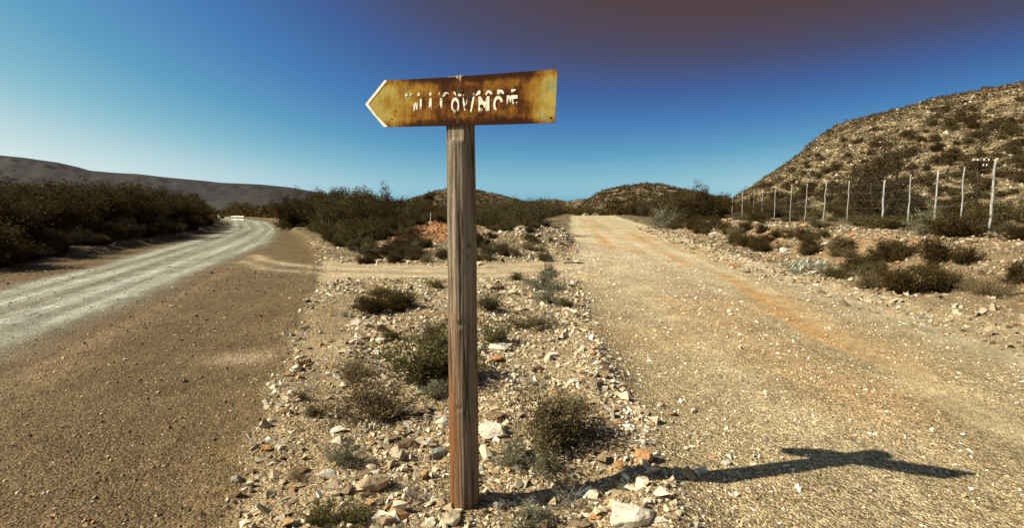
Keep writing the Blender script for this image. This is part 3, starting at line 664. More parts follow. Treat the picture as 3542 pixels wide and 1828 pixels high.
def build_gravel():
    rng = np.random.default_rng(3)
    post = lambda P: P[np.hypot(P[:, 0] - POST_BASE[0], P[:, 1] - POST_BASE[1] - .06) > .085]
    def lognorm(n, m, s, a, b): return np.clip(rng.lognormal(math.log(m), s, n), a, b)
    # coarse rubble of the island; sparser on the left flank where bare soil shows, thick on the windrow
    def dens(x, y):
        w = island_w(x, y); patch = vnoise(x * 1.5, y * 1.5, 8)
        bare = gau(x - ip(y, MAIN_R) - .42, .20) * (y < 8)
        wind = gau(x - ip(y, SIDE_L) + .12, .32)
        core = gau(x - .05, .85) * gau(y - 2.4, 1.6)
        return w * np.clip(.34 + .5 * sst(.28, .65, patch) + .8 * wind + .6 * core - .62 * bare, .04, 1) * np.clip(4.4 / (y + .3), .34, 1)
    P = post(sample(108000, -4.5, 2.0, 1.3, 12.5, dens, rng)); sz = lognorm(len(P), .0275, .56, .011, .095) * np.clip(.75 + P[:, 1] * .07, 1, 1.5)
    o = scatter_mesh('island_gravel', P, sz, M_CHIP, rng, weights=[.18, .16, .12, .16, .10, .08, .05, .06, .09], tilt=.42, sink=.17)
    tag(o, 'crushed stone and pebbles covering the island around the post', 'gravel', kind='stuff')
    # loose chips on the right road
    def dens_r(x, y):
        _, ds, dc = regions(x, y); edge = gau(x - ip(y, SIDE_L) - .15, .4)
        lanes = gau(x - ip(y, [(0, 3.0), (3.7, 3.5), (6.1, 3.95), (11.7, 5.05)]), .34) + gau(x - ip(y, [(0, 4.9), (5.1, 5.15), (9, 5.65), (15, 6.35)]), .34) + gau(x - ip(y, [(0, 1.9), (5, 2.1), (10, 2.5), (20, 3.5)]), .25) * .6
        return ((ds > -.1) | (dc > 0)) * (1 - .8 * (dc > .3) * (x < 1.2)) * np.clip(.55 + .5 * edge - .62 * lanes + .5 * (vnoise(x * .9, y * .9, 3) - .5), .05, 1) * np.clip(3.2 / y, .06, 1) ** 1.3
    P = sample(330000, -4.5, 8.5, 1.5, 17, dens_r, rng); sz = lognorm(len(P), .0112, .50, .006, .06) * np.clip(.7 + P[:, 1] * .10, 1, 2.1)
    o = scatter_mesh('road_chips', P, sz, M_CHIP, rng, weights=[.22, .11, .07, .17, .24, .05, .04, .03, .07], tilt=.45, bright=1.06)
    tag(o, 'loose pale stone chips strewn over the right road', 'gravel', kind='stuff')
    def dens_l(x, y):
        dm, _, _ = regions(x, y); pale = np.minimum(x - ip(y, PALE_L), ip(y, PALE_R) - x)
        return (dm > -.1) * np.clip(.55 - .42 * sst(-.6, .5, pale) + .35 * gau(x - ip(y, MAIN_R) + .1, .4) + .4 * (vnoise(x * .7, y * .7, 6) - .5), .03, 1) * np.clip(3.0 / y, .06, 1) ** 1.25
    P = sample(300000, -14, 0, 1.5, 14, dens_l, rng); sz = lognorm(len(P), .0100, .50, .005, .045) * np.clip(.7 + P[:, 1] * .10, 1, 2.0)
    o = scatter_mesh('road_grit', P, sz, M_CHIP, rng, weights=[.14, .15, .2, .12, .11, .16, .03, .05, .04], bright=.74, tilt=.45, pal=PAL * np.array([1.04, .96, .86]))
    tag(o, 'brown grit and small stones on the shoulder of the left road', 'gravel', kind='stuff')
    # rubble of the bank on the right and of the banks beyond the track
    def dens_b(x, y):
        o_ = x - ip(y, SIDE_R); return ((o_ > -1.1) & (o_ < 6.5)) * np.clip(.6 + .6 * gau(o_ - .1, .8) + .6 * gau(o_ - 3, 1.8) * (y > 7), .1, 1) * np.clip(11 / y, .25, 1)
    P = sample(42000, 5, 15.5, 4.5, 34, dens_b, rng); sz = lognorm(len(P), .060, .5, .022, .32) * np.clip(.5 + P[:, 1] * .04, .75, 1.5)
    o = scatter_mesh('bank_rubble', P, sz, M_CHIP, rng, weights=[.10, .19, .17, .15, .05, .09, .13, .03, .09], tilt=.55, bright=.74)
    tag(o, 'broken orange and tan rubble along the bank below the fence', 'rubble', kind='stuff')
    def dens_m(x, y):
        dm, ds, dc = regions(x, y); off = np.maximum(np.maximum(dm, ds), dc) < .25
        b = gau(x - .7, 2.2) * gau(y - 17.6, 2.4) + .9 * gau(x + 3.1, 1.7) * gau(y - 20, 1.7) + .3 + .5 * gau(y - 14.6, .7)
        return off * (x > ip(y, MAIN_R) - .3) * (x < ip(y, SIDE_L) + .4) * np.clip(b, 0, 1) * (y > 13.2)
    P = sample(24000, -9, 3.2, 13, 24, dens_m, rng); sz = lognorm(len(P), .058, .5, .02, .26)
    clay = (gau(P[:, 0] + 3.1, 1.75) * gau(P[:, 1] - 20.0, 1.9)) > .3
    o = scatter_mesh('verge_rubble', P[~clay], sz[~clay], M_CHIP, rng, weights=[.16, .16, .12, .19, .13, .07, .06, .03, .08], tilt=.5)
    tag(o, 'scattered pale stones on the verge beyond the track', 'rubble', kind='stuff')
    o = scatter_mesh('clay_clods', P[clay], sz[clay] * 1.2, M_CHIP, rng, tilt=.5, pal=np.array([(.29, .14, .058), (.34, .19, .09), (.20, .095, .04), (.46, .36, .23)]))
    tag(o, 'orange clods and stones lying on the clay bank', 'rubble', kind='stuff')
    def dens_e(x, y): return gau(x - ip(y, MAIN_L) + .1, .40)
    P = sample(7000, -32, -9, 8, 45, dens_e, rng); sz = lognorm(len(P), .055, .45, .025, .2)
    o = scatter_mesh('edge_stones', P, sz, M_CHIP, rng, weights=[.2, .17, .12, .17, .14, .06, .03, .03, .08], bright=.8)
    tag(o, 'line of loose pale stones along the far edge of the left road', 'stones', kind='stuff')
build_gravel()

def rock_mesh(seed, flat=.7, asp=1.3, mat='pale', pts=13):
    r = random.Random(seed); bm = bmesh.new()
    for _ in range(pts):
        v = Vector((r.gauss(0, 1), r.gauss(0, 1), r.gauss(0, 1))).normalized() * r.uniform(.72, 1.05)
        bm.verts.new((v.x * asp, v.y, v.z * flat))
    res = bmesh.ops.convex_hull(bm, input=bm.verts[:]); bmesh.ops.delete(bm, geom=[g for g in res['geom_interior'] if isinstance(g, bmesh.types.BMVert)], context='VERTS')
    bmesh.ops.dissolve_limit(bm, angle_limit=R_(14), verts=bm.verts[:], edges=bm.edges[:])
    bmesh.ops.bevel(bm, geom=bm.edges[:], offset=.05, segments=1, affect='EDGES', clamp_overlap=True)
    bmesh.ops.triangulate(bm, faces=bm.faces[:])
    for _ in range(2):
        es = [e for e in bm.edges if e.calc_length() > .30]
        if es: bmesh.ops.subdivide_edges(bm, edges=es, cuts=1); bmesh.ops.triangulate(bm, faces=[f for f in bm.faces if len(f.verts) > 3])
    bm.normal_update(); ofs = Vector((seed * 1.37, seed * .61, 0))
    for v in bm.verts:
        d = mnoise.fractal(v.co * 1.8 + ofs, .8, 2.0, 4) * .09; v.co += v.normal * d
    xs = [v.co for v in bm.verts]; w = max(p.x for p in xs) - min(p.x for p in xs)
    for v in bm.verts: v.co /= w
    me = bpy.data.meshes.new('rock'); bm.to_mesh(me); bm.free(); me.materials.append(STONE[mat]); return me
ROCKS = [
    # px, py(base), width px, height ratio, stone, label
    (1718, 1006, 62, .75, 'brown', 'big brown rock right of the post, at the back of the island'),
    (1772, 1018, 38, .75, 'pale', 'pale block leaning beside the big brown rock at the island back'),
    (1716, 1258, 74, .55, 'orange', 'pinkish tan rock with a dark underside just right of mid post'),
    (1735, 1212, 78, .36, 'white', 'flat white slab behind the pinkish rock right of the post'),
    (1826, 1340, 54, .95, 'pale', 'upright pale wedge of rock casting a shadow, right of the post'),
    (1862, 1288, 34, .9, 'brown', 'dark triangular stone behind the upright pale wedge'),
    (1928, 1366, 38, .7, 'orange', 'small orange stone right of the upright pale wedge'),
    (1706, 1515, 108, .45, 'white', 'long white slab touching the right side of the post'),
    (1716, 1455, 84, .42, 'brown', 'rounded brown stone above the long white slab'),
    (1690, 1526, 56, .5, 'grey', 'grey stone wedged under the long white slab'),
    (2236, 1600, 66, .85, 'orange', 'rock with an orange face at the island edge above the sign shadow'),
    (2180, 1824, 160, .52, 'white', 'biggest white rock at the bottom edge right of the post'),
    (2068, 1800, 56, .5, 'orange', 'flat orange stone left of the biggest white rock'),
    (2252, 1756, 44, .7, 'white', 'white lump on the shadow edge above the biggest white rock'),
    (2330, 1800, 46, .5, 'tan', 'tan angular stone right of the biggest white rock'),
    (1280, 1706, 124, .66, 'tan', 'largest tan boulder at the lower left of the post'),
    (1372, 1585, 58, .95, 'pale', 'pale upright rock in the cluster left of the post foot'),
    (1410, 1560, 74, .7, 'brown', 'brown block leaning on the pale upright rock'),
    (1352, 1530, 50, .6, 'brown', 'brown stone at the back of the cluster left of the post'),
    (1474, 1545, 56, .7, 'white', 'white rock close to the left side of the post foot'),
    (1514, 1592, 56, .95, 'grey', 'grey block with a deep shadow against the post left side'),
    (1488, 1590, 22, 1.7, 'tan', 'thin yellow-tan flake standing beside the grey block'),
    (1122, 1668, 70, .55, 'white', 'white and orange rock left of the largest tan boulder'),
    (976, 1680, 34, .7, 'pale', 'pale egg-shaped stone on the bare soil left of the island'),
    (1026, 1694, 44, .6, 'tan', 'tan stone right of the pale egg-shaped stone'),
    (1030, 1644, 66, .35, 'brown', 'long dark stone above the tan and pale egg-shaped stones'),
    (812, 1670, 42, .75, 'grey', 'grey wedge stone on the left gravel margin'),
    (864, 1644, 36, .65, 'brown', 'brown stone behind the grey wedge on the left margin'),
    (868, 1674, 34, .6, 'tan', 'tan stone in front of the brown stone on the left margin'),
    (808, 1726, 46, .6, 'brown', 'dark shaded stone low on the left gravel margin'),
    (806, 1748, 20, 1.4, 'tan', 'small upright flake at the lower left margin'),
    (780, 1766, 34, .7, 'tan', 'yellowish stone at the bottom left of the island margin'),
    (910, 1562, 54, .3, 'orange', 'flat orange flake lying on the left gravel margin'),
    (984, 1438, 42, .6, 'red', 'red-brown stone on the left edge of the island'),
    (966, 1416, 24, .7, 'white', 'small white stone touching the red-brown stone'),
    (1004, 1370, 30, .9, 'white', 'white wedge stone above the red-brown stone'),
    (1534, 1490, 70, .8, 'white', 'large white rock half hidden by the left side of the post'),
    (1448, 1440, 116, .38, 'tan', 'long tan slab left of the post below the green shrub'),
    (1170, 1500, 54, .8, 'white', 'pale mottled rock below the dark twiggy shrub'),
    (1308, 1746, 50, .75, 'tan', 'tan rock in front of the largest tan boulder'),
    (1158, 1720, 40, .7, 'pale', 'pale stone left of the largest tan boulder foot'),
    (1400, 1636, 32, 1.1, 'white', 'pointed white stone between the boulder and the post'),
    (1356, 1622, 30, .8, 'pale', 'pale stone below the upright rock of the cluster'),
    (1282, 1632, 44, .7, 'pale', 'pinkish pale stone above the largest tan boulder'),
    (1460, 1652, 46, .8, 'tan', 'tan wedge stone with a shadow near the post foot'),
    (1328, 1822, 70, .8, 'tan', 'tan slab tilted up at the bottom edge left of the post'),
    (1556, 1822, 74, .75, 'pale', 'large pale rounded rock at the bottom edge below the post'),
    (1616, 1816, 44, .7, 'pale', 'pale pebble right of the large rounded rock at the bottom edge'),
    (1718, 1770, 46, 1.1, 'grey', 'splintered grey stone right of the post foot'),
    (1298, 1234, 50, .7, 'white', 'white rock behind the green shrub left of the post'),
    (1318, 1188, 48, .5, 'white', 'white flat stone farther behind the green shrub'),
    (1228, 1128, 42, .65, 'white', 'white stone in front of the two low dark cushions'),
    (1186, 1226, 42, .42, 'white', 'flat whitish stone on the left flank of the island'),
    (1134, 1300, 28, .7, 'white', 'small bright stone left of the dark twiggy shrub'),
    (1334, 1150, 54, .55, 'brown', 'dark shaded rock right of the two low cushions'),
    (1250, 1174, 38, .75, 'brown', 'dark pointed stone left of the low brown bush'),
    (1056, 1138, 34, .5, 'tan', 'tan stone at the left edge far up the island'),
    (994, 1304, 58, .42, 'brown', 'dark flat stone on the left edge of the island'),
    (2158, 1342, 32, .8, 'tan', 'tan cube-like stone on the windrow of the right road'),
    (2164, 1358, 26, .6, 'orange', 'orange and white pebble below the cube-like stone'),
    (2232, 1436, 32, .8, 'tan', 'pinkish stone just inside the right road'),
    (2320, 1440, 36, .75, 'brown', 'brown stone lying on the right road gravel'),
    (2398, 1432, 24, .8, 'white', 'small white stone right of the brown stone on the road'),
    (2292, 1408, 24, .8, 'tan', 'tan pebble left of the brown stone on the road'),
    (2146, 1624, 42, .8, 'orange', 'orange stone left of the rock with an orange face'),
    (2428, 1642, 50, .5, 'white', 'white oblong stone on the road by the shadow'),
    (2514, 1610, 32, .6, 'white', 'white lump on the road behind the shadow'),
    (2546, 926, 42, .55, 'orange', 'lone orange rock lying on the right road'),
    (2716, 876, 30, .8, 'white', 'white rock beside the grey spiky plant on the bank'),
    (2416, 778, 32, .8, 'white', 'white boulder on top of the orange rubble bank'),
    (2728, 824, 36, .7, 'orange', 'orange boulder at the foot of the rubble bank'),
    (2952, 822, 26, .9, 'orange', 'orange block under the fence post'),
    (1276, 886, 34, 1.1, 'white', 'lone boulder with a white lit side among the low scrub'),
    (2060, 1352, 30, .7, 'pale', 'pale stone on the crest of the right gravel windrow'),
    (2052, 1230, 30, .75, 'orange', 'peach stone on the windrow farther up'),
    (1990, 1330, 46, .45, 'white', 'white flat stone left of the windrow crest'),
]
def build_rocks():
    for i, (px, py, w, hr, st, lab) in enumerate(ROCKS):
        p, t = place(px, min(py, 1827)); wm = w / FOC * t
        me = rock_mesh(i * 3 + 5, flat=hr * .95, asp=1.25, mat=st, pts=11 + i % 6)
        o = link('rock', me); s = wm * 1.0; o.scale = (s, s * .95, s)
        zmin = min(v.co.z for v in me.vertices) * s; zmax = max(v.co.z for v in me.vertices) * s
        o.location = (p[0], p[1] + wm * .25, p[2] - zmin - .18 * (zmax - zmin)); o.rotation_euler = (0, 0, random.Random(i).uniform(-.5, .5))
        tag(o, lab, 'rock', 'rocks of the crossroads')
    # middling stones, one by one
    rng = np.random.default_rng(12)
    protos = [rock_mesh(500 + i, (.45, .6, .8)[i % 3], (1.1, 1.4, 1.7)[i % 3], ('white', 'pale', 'tan', 'pale', 'grey', 'brown', 'tan', 'orange')[i % 8], 9) for i in range(16)]
    zones = [((-2.4, -.32, 1.9, 4.4), 58, 'stone lying on the island left of the post', (.03, .06)),
             ((-.12, .95, 1.9, 4.4), 62, 'stone lying on the island right of the post', (.03, .065)),
             ((-3.6, 1.3, 4.4, 8.5), 70, 'stone lying on the back half of the island', (.05, .10)),
             ((6.2, 8.2, 7.5, 18), 45, 'stone lying along the right verge of the right road', (.10, .2))]
    for (x0, x1, y0, y1), n, lab, (s0, s1) in zones:
        k = 0
        for _ in range(2000):
            x, y = rng.uniform(x0, x1), rng.uniform(y0, y1)
            if 'island' in lab and island_w(np.array(x), np.array(y)) < .6: continue
            if abs(x) > y * 1.0 or math.hypot(x - POST_BASE[0], y - POST_BASE[1] - .06) < .16: continue
            s = rng.uniform(s0, s1); me = protos[int(rng.integers(0, 16))]; o = link('stone', me); o.scale = (s, s, s * rng.uniform(.6, 1.1))
            o.location = (x, y, float(hz(x, y)) + s * .12); o.rotation_euler = (rng.normal(0, .3), rng.normal(0, .3), rng.uniform(0, 6.3))
            tag(o, lab, 'stone', lab.replace('stone lying', 'stones')); k += 1
            if k >= n: break
build_rocks()

# ------------------------------------------------------------------ plants
ORD = ['nearest', 'second', 'third', 'fourth', 'fifth', 'sixth', 'seventh', 'eighth', 'ninth', 'tenth', 'eleventh', 'twelfth', 'thirteenth', 'fourteenth', 'fifteenth', 'sixteenth', 'seventeenth', 'eighteenth', 'nineteenth', 'twentieth']
def order_labels(objs, fmt, rest=None):
    """things in a row told apart by their place in it, counted from the near end"""
    for i, o in enumerate(sorted(objs, key=lambda q: q.location.y)):
        if i < len(ORD): o['label'] = fmt % ORD[i]
        elif rest: o['label'] = rest
class Plant:
    def __init__(s, seed): s.r = np.random.default_rng(seed); s.seg = []; s.lp = []; s.ld = []; s.ls = []; s.lc = []
    def branch(s, p, d, length, rad, n=4, wig=.25, up=.1):
        pts = [np.array(p, float)]; d = np.array(d, float); d /= np.linalg.norm(d)
        for i in range(n):
            d = d + s.r.normal(0, wig, 3) * .5 + np.array([0, 0, up]); d /= np.linalg.norm(d)
            q = pts[-1] + d * length / n
            s.seg.append((pts[-1], q, rad * (1 - i / n * .7), rad * (1 - (i + 1) / n * .7))); pts.append(q)
        return pts, d
    def leaves(s, c, n, spread, size, dirv=None, tone=None):
        P = c + s.r.normal(0, 1, (n, 3)) * spread; D = s.r.normal(0, 1, (n, 3))
        if dirv is not None: D = D * .6 + np.array(dirv)
        D /= np.linalg.norm(D, axis=1, keepdims=True)
        s.lp.append(P); s.ld.append(D); s.ls.append(size * s.r.uniform(.6, 1.3, n)); s.lc.append(np.clip((s.r.uniform(0, 1) if tone is None else tone) + s.r.normal(0, .22, n), 0, 1))
    def stem_mesh(s, name, mat, k=3):
        A = np.array([q[0] for q in s.seg]); B = np.array([q[1] for q in s.seg]); ra = np.array([q[2] for q in s.seg]); rb = np.array([q[3] for q in s.seg])
        d = B - A; d /= np.linalg.norm(d, axis=1, keepdims=True) + 1e-9; u = np.cross(d, [.3, .2, .93]); u /= np.linalg.norm(u, axis=1, keepdims=True) + 1e-9; w = np.cross(d, u)
        an = np.arange(k) * 2 * math.pi / k; ring = u[:, None, :] * np.cos(an)[None, :, None] + w[:, None, :] * np.sin(an)[None, :, None]
        V = np.concatenate([A[:, None] + ring * ra[:, None, None], B[:, None] + ring * rb[:, None, None]], 1).reshape(-1, 3)
        b = (np.arange(len(A)) * 2 * k)[:, None]; F = np.concatenate([np.stack([b[:, 0] + j, b[:, 0] + (j + 1) % k, b[:, 0] + k + (j + 1) % k, b[:, 0] + k + j], 1) for j in range(k)])
        return np_mesh(name, V, F, mat)
    def leaf_mesh(s, name, mat, width=.38, aspect=1.0):
        P = np.concatenate(s.lp); D = np.concatenate(s.ld); sz = np.concatenate(s.ls); C = np.concatenate(s.lc)
        U = np.cross(D, s.r.normal(0, 1, D.shape)); U /= np.linalg.norm(U, axis=1, keepdims=True) + 1e-9; N = np.cross(D, U)
        a = P; b = P + D * (sz * .5)[:, None] + U * (sz * width * .5)[:, None] + N * (sz * .06)[:, None]; c = P + D * sz[:, None]; e = P + D * (sz * .5)[:, None] - U * (sz * width * .5)[:, None] + N * (sz * .06)[:, None]
        V = np.stack([a, b, c, e], 1).reshape(-1, 3); F = np.arange(len(V)).reshape(-1, 4)
        return np_mesh(name, V, F, mat, False, np.repeat(C, 4)[:, None] * np.ones(3))

def proto_shrub(seed, mat_l, mat_s, stems=14, spread=.9, leaf=.06, nl=12, width=.35, dense=.05, upr=.25, subs=6, tip=True, srad=.010):
    """a shrub of unit height and about unit radius times spread"""
    p = Plant(seed); r = p.r
    for i in range(stems):
        a = 2 * math.pi * (i + r.uniform(0, .8)) / stems; tilt = r.uniform(.05, 1.0)
        d = np.array([math.cos(a) * spread * tilt, math.sin(a) * spread * tilt, 1.05 - .6 * tilt])
        pts, dd = p.branch((r.normal(0, .05), r.normal(0, .05), 0), d, r.uniform(.38, 1.02) * (1 - .12 * tilt), srad, 5, .34, upr * .3)
        tone = r.uniform(.1, .9)
        for j in range(subs):
            q = pts[int(r.integers(1, 6))]; d2 = dd + r.normal(0, .75, 3); d2[2] = abs(d2[2]) * .7 + .1
            pt2, d3 = p.branch(q, d2, r.uniform(.15, .38), srad * .55, 3, .35, .12)
            for q2 in pt2[1:]:
                p.leaves(q2, nl, dense, leaf, d3 * .8 + np.array([0, 0, .35]), tone + (.15 if q2 is pt2[-1] else -.1))
    return p.stem_mesh('stems', mat_s), p.leaf_mesh('foliage', mat_l, width)
SH = {
    'green': [proto_shrub(s, M_LEAF_GREEN, M_TWIG_DARK, 24, 1.0, .075, 7, .34, .04) for s in (1, 2)],
    'olive': [proto_shrub(s, M_LEAF_OLIVE, M_TWIG_DARK, 24, 1.05, .065, 9, .4, .05) for s in (3, 4)],
    'grey': [proto_shrub(s, M_LEAF_GREY, M_TWIG, 18, 1.0, .085, 8, .24, .04) for s in (5, 6)],
    'twig': [proto_shrub(s, M_LEAF_BROWN, M_TWIG_DARK, 30, 1.05, .055, 4, .35, .04, subs=9, srad=.011) for s in (7, 8)],
    'dry': [proto_shrub(s, M_LEAF_GREY, M_TWIG, 10, .9, .05, 2, .3, .03, subs=6, srad=.012) for s in (9, 10)],
    'dense': [proto_shrub(s, M_LEAF_DARK, M_BARK, 26, 1.15, .06, 16, .5, .07, subs=7) for s in (11, 12, 13)],
}
def put_plant(name, meshes, loc, scale, rz, label, cat, group=None, parts=('stems', 'foliage')):
    root = link(name, None); root.location = loc; root.scale = scale; root.rotation_euler = (0, 0, rz)
    for nm, me in zip(parts, meshes): link(nm, me, root)
    return tag(root, label, cat, group)
FORE = [
    # px, py(base), width px, height px, kind, label
    (1440, 1372, 330, 175, 'green', 'largest green shrub of the island, left of the post'),
    (1530, 1330, 200, 130, 'olive', 'dark olive shrub tucked behind the left side of the post'),
    (1290, 1482, 270, 150, 'twig', 'dark twiggy shrub below the largest green shrub'),
    (1215, 1330, 150, 90, 'twig', 'thin brown shrub at the left of the largest green shrub'),
    (1282, 1094, 110, 60, 'dense', 'left one of two low dark cushions on the island'),
    (1376, 1078, 100, 60, 'dense', 'right one of two low dark cushions on the island'),
    (1500, 1205, 110, 90, 'twig', 'low brown bush behind the post on its left'),
    (1352, 1180, 70, 36, 'olive', 'small olive tuft left of the low brown bush'),
    (1905, 1590, 300, 205, 'twig', 'broad reddish twiggy shrub with green tips right of the post foot'),
    (1960, 1560, 190, 130, 'green', 'bright green sprays inside the broad reddish shrub'),
    (1775, 1632, 115, 92, 'grey', 'grey-green wispy shrub below the broad reddish shrub'),
    (1880, 1650, 110, 62, 'grey', 'pale wispy tuft just above the post shadow'),
    (1716, 1205, 130, 78, 'green', 'green shrub touching the right side of mid post'),
    (1838, 1150, 170, 62, 'twig', 'brown bush behind the green shrub right of the post'),
    (1698, 1082, 84, 66, 'olive', 'olive bush beside the right edge of the post'),
    (1876, 1008, 120, 66, 'grey', 'grey-green shrub at the back corner of the island'),
    (1896, 968, 50, 58, 'olive', 'upright green sprig rising from the island back corner'),
    (1898, 1052, 90, 48, 'grey', 'pale green cushion in front of the back corner shrub'),
    (1962, 1066, 56, 36, 'olive', 'small olive tuft by the windrow of gravel'),
    (1784, 972, 50, 26, 'olive', 'tiny dark tuft behind the big brown rock'),
    (1510, 1000, 64, 30, 'green', 'small bright green cushion left of the upper post'),
    (1318, 1026, 100, 30, 'green', 'low yellow-green mat behind the two dark cushions'),
    (1080, 1828, 130, 60, 'green', 'low green tuft at the bottom edge left of the post'),
    (1200, 1828, 130, 55, 'green', 'second low green tuft at the bottom edge nearer the post'),
    (1185, 1630, 130, 85, 'grey', 'spiky grey-green plant left of the rock cluster'),
    (1420, 1745, 110, 80, 'dry', 'sprawling dry twigs in front of the post foot on the left'),
    (1972, 1778, 110, 90, 'dry', 'bare white twigs standing in front of the post shadow'),
    (1840, 1826, 130, 60, 'grey', 'grey-green mat at the bottom edge right of the post'),
    (1512, 1390, 110, 66, 'grey', 'pale silvery tuft touching the left side of the post'),
    (1082, 1446, 60, 40, 'olive', 'small flowering herb on the bare soil at the left'),
    (2160, 1700, 50, 34, 'dry', 'dry sprig at the edge of the post shadow'),
    (1984, 1440, 80, 60, 'grey', 'grey sprig left of the gravel windrow'),
    (1040, 1270, 40, 24, 'green', 'tiny green sprig at the left edge of the island'),
]
def build_fore_shrubs():
    for i, (px, py, w, h, kind, lab) in enumerate(FORE):
        p, t = place(px, min(py, 1827)); wm = w * 1.22 / FOC * t; hm = h / FOC * t * 1.06
        ms = SH[kind][i % len(SH[kind])]
        lf = ms[1]; co = np.empty(len(lf.vertices) * 3, np.float32); lf.vertices.foreach_get('co', co); co = co.reshape(-1, 3)
        sx = wm / float(np.percentile(co[:, 0], 98.5) - np.percentile(co[:, 0], 1.5)); hm = hm / float(np.percentile(co[:, 2], 98.5)); p[1] += wm * .22
        o = put_plant('shrub', ms, (p[0], p[1], float(hz(p[0], p[1])) - .01), (sx, sx, hm), i * 1.7, lab, 'shrub', 'shrubs on the island')
    # flower heads on the herb
    t = NT('orange_petal', .6, .3); t.color((.62, .26, .02)); p, tt = place(1081, 1430)
    for k, (px, py, lab) in enumerate(((1081, 1407, 'orange flower on the small herb at the left'), (1228, 1333, 'single orange flower at the left of the largest green shrub'))):
        q, tt = place(px, py + 18); mb = MB(); c = Vector((q[0], q[1], q[2] + .045)); rr = .013
        for a in range(9):
            an = a * 2 * math.pi / 9; d = Vector((math.cos(an), math.sin(an), .25)); e = Vector((-math.sin(an), math.cos(an), 0)) * .004
            mb.add([c, c + d * rr * .6 + e, c + d * rr, c + d * rr * .6 - e], [(0, 1, 2, 3)])
        fl = link('flower', None); tag(fl, lab, 'flower')
        mb.build('petals', t.m, fl); ms = MB(); ms.tube([(q[0], q[1], q[2] - .01), (q[0] + .004, q[1], q[2] + .02), tuple(c)], .0015, 5); ms.build('stalk', M_LEAF_GREEN, fl)
build_fore_shrubs()

# ---- thorn trees
def proto_tree(seed, mat_l, mat_s, dense=1.0, leaf=.085, spread=1.1, trunks=4, nl=20, limbs=11, clump=.10):
    p = Plant(seed); r = p.r
    for i in range(trunks):
        a = 2 * math.pi * i / trunks + r.uniform(0, .8); tl = r.uniform(.15, .6)
        pts, d = p.branch((r.normal(0, .06), r.normal(0, .06), -.1), (math.cos(a) * tl, math.sin(a) * tl, 1), r.uniform(1.0, 1.7), r.uniform(.03, .055), 6, .3, .05)
        for j in range(limbs):
            q = pts[int(r.integers(1, 7))]; az = r.uniform(0, 2 * math.pi)
            d2 = np.array([math.cos(az) * spread, math.sin(az) * spread, r.uniform(-.1, .9)])
            pt2, d3 = p.branch(q, d2, r.uniform(.45, .92), .016, 4, .35, .05)
            tone = r.uniform(0, .8)
            for q2 in pt2[1:]:
                for _ in range(2):
                    pt3, d4 = p.branch(q2, d3 + r.normal(0, .8, 3), r.uniform(.15, .4), .007, 2, .4, .05)
                    if r.uniform() < dense: p.leaves(pt3[-1], nl, clump, leaf, None, tone)
                    if r.uniform() < dense: p.leaves(pt3[1], nl // 2, clump * .8, leaf, None, tone - .1)
    return p.stem_mesh('trunk', mat_s, 4), p.leaf_mesh('crown', mat_l, .55)
TREES = [proto_tree(s, M_LEAF_DARK, M_BARK, 1.0, .068, 1.1, 4, 34, 11, .085) for s in (21, 22, 23, 24)]
TREES_OL = [proto_tree(s, M_LEAF_OLIVE, M_BARK, .85, .062, 1.1, 4, 26, 10, .085) for s in (26, 27)]
BARE = [proto_tree(s, M_LEAF_OLIVE, M_BARK, .6, .045, .9, 5, 13, 13, .075) for s in (31, 32)]
WISPY = [proto_tree(s, M_LEAF_DARK, M_BARK, .36, .05, .8, 4, 15, 11, .08) for s in (41, 42)]
GREYT = [proto_tree(s, M_LEAF_GREY, M_TWIG, .7, .08, 1.0, 5, 8, 8) for s in (35,)]
def put_tree(kind, x, y, height, label, group, seed, wide=1.0, dz=-.1):
    s = height / 2.15; r = random.Random(seed)
    return put_plant('thorn_tree', kind[seed % len(kind)], (x, y, float(hz(x, y)) + dz), (s * wide, s * wide, s), r.uniform(0, 6.3), label, 'tree', group, ('trunk', 'crown'))
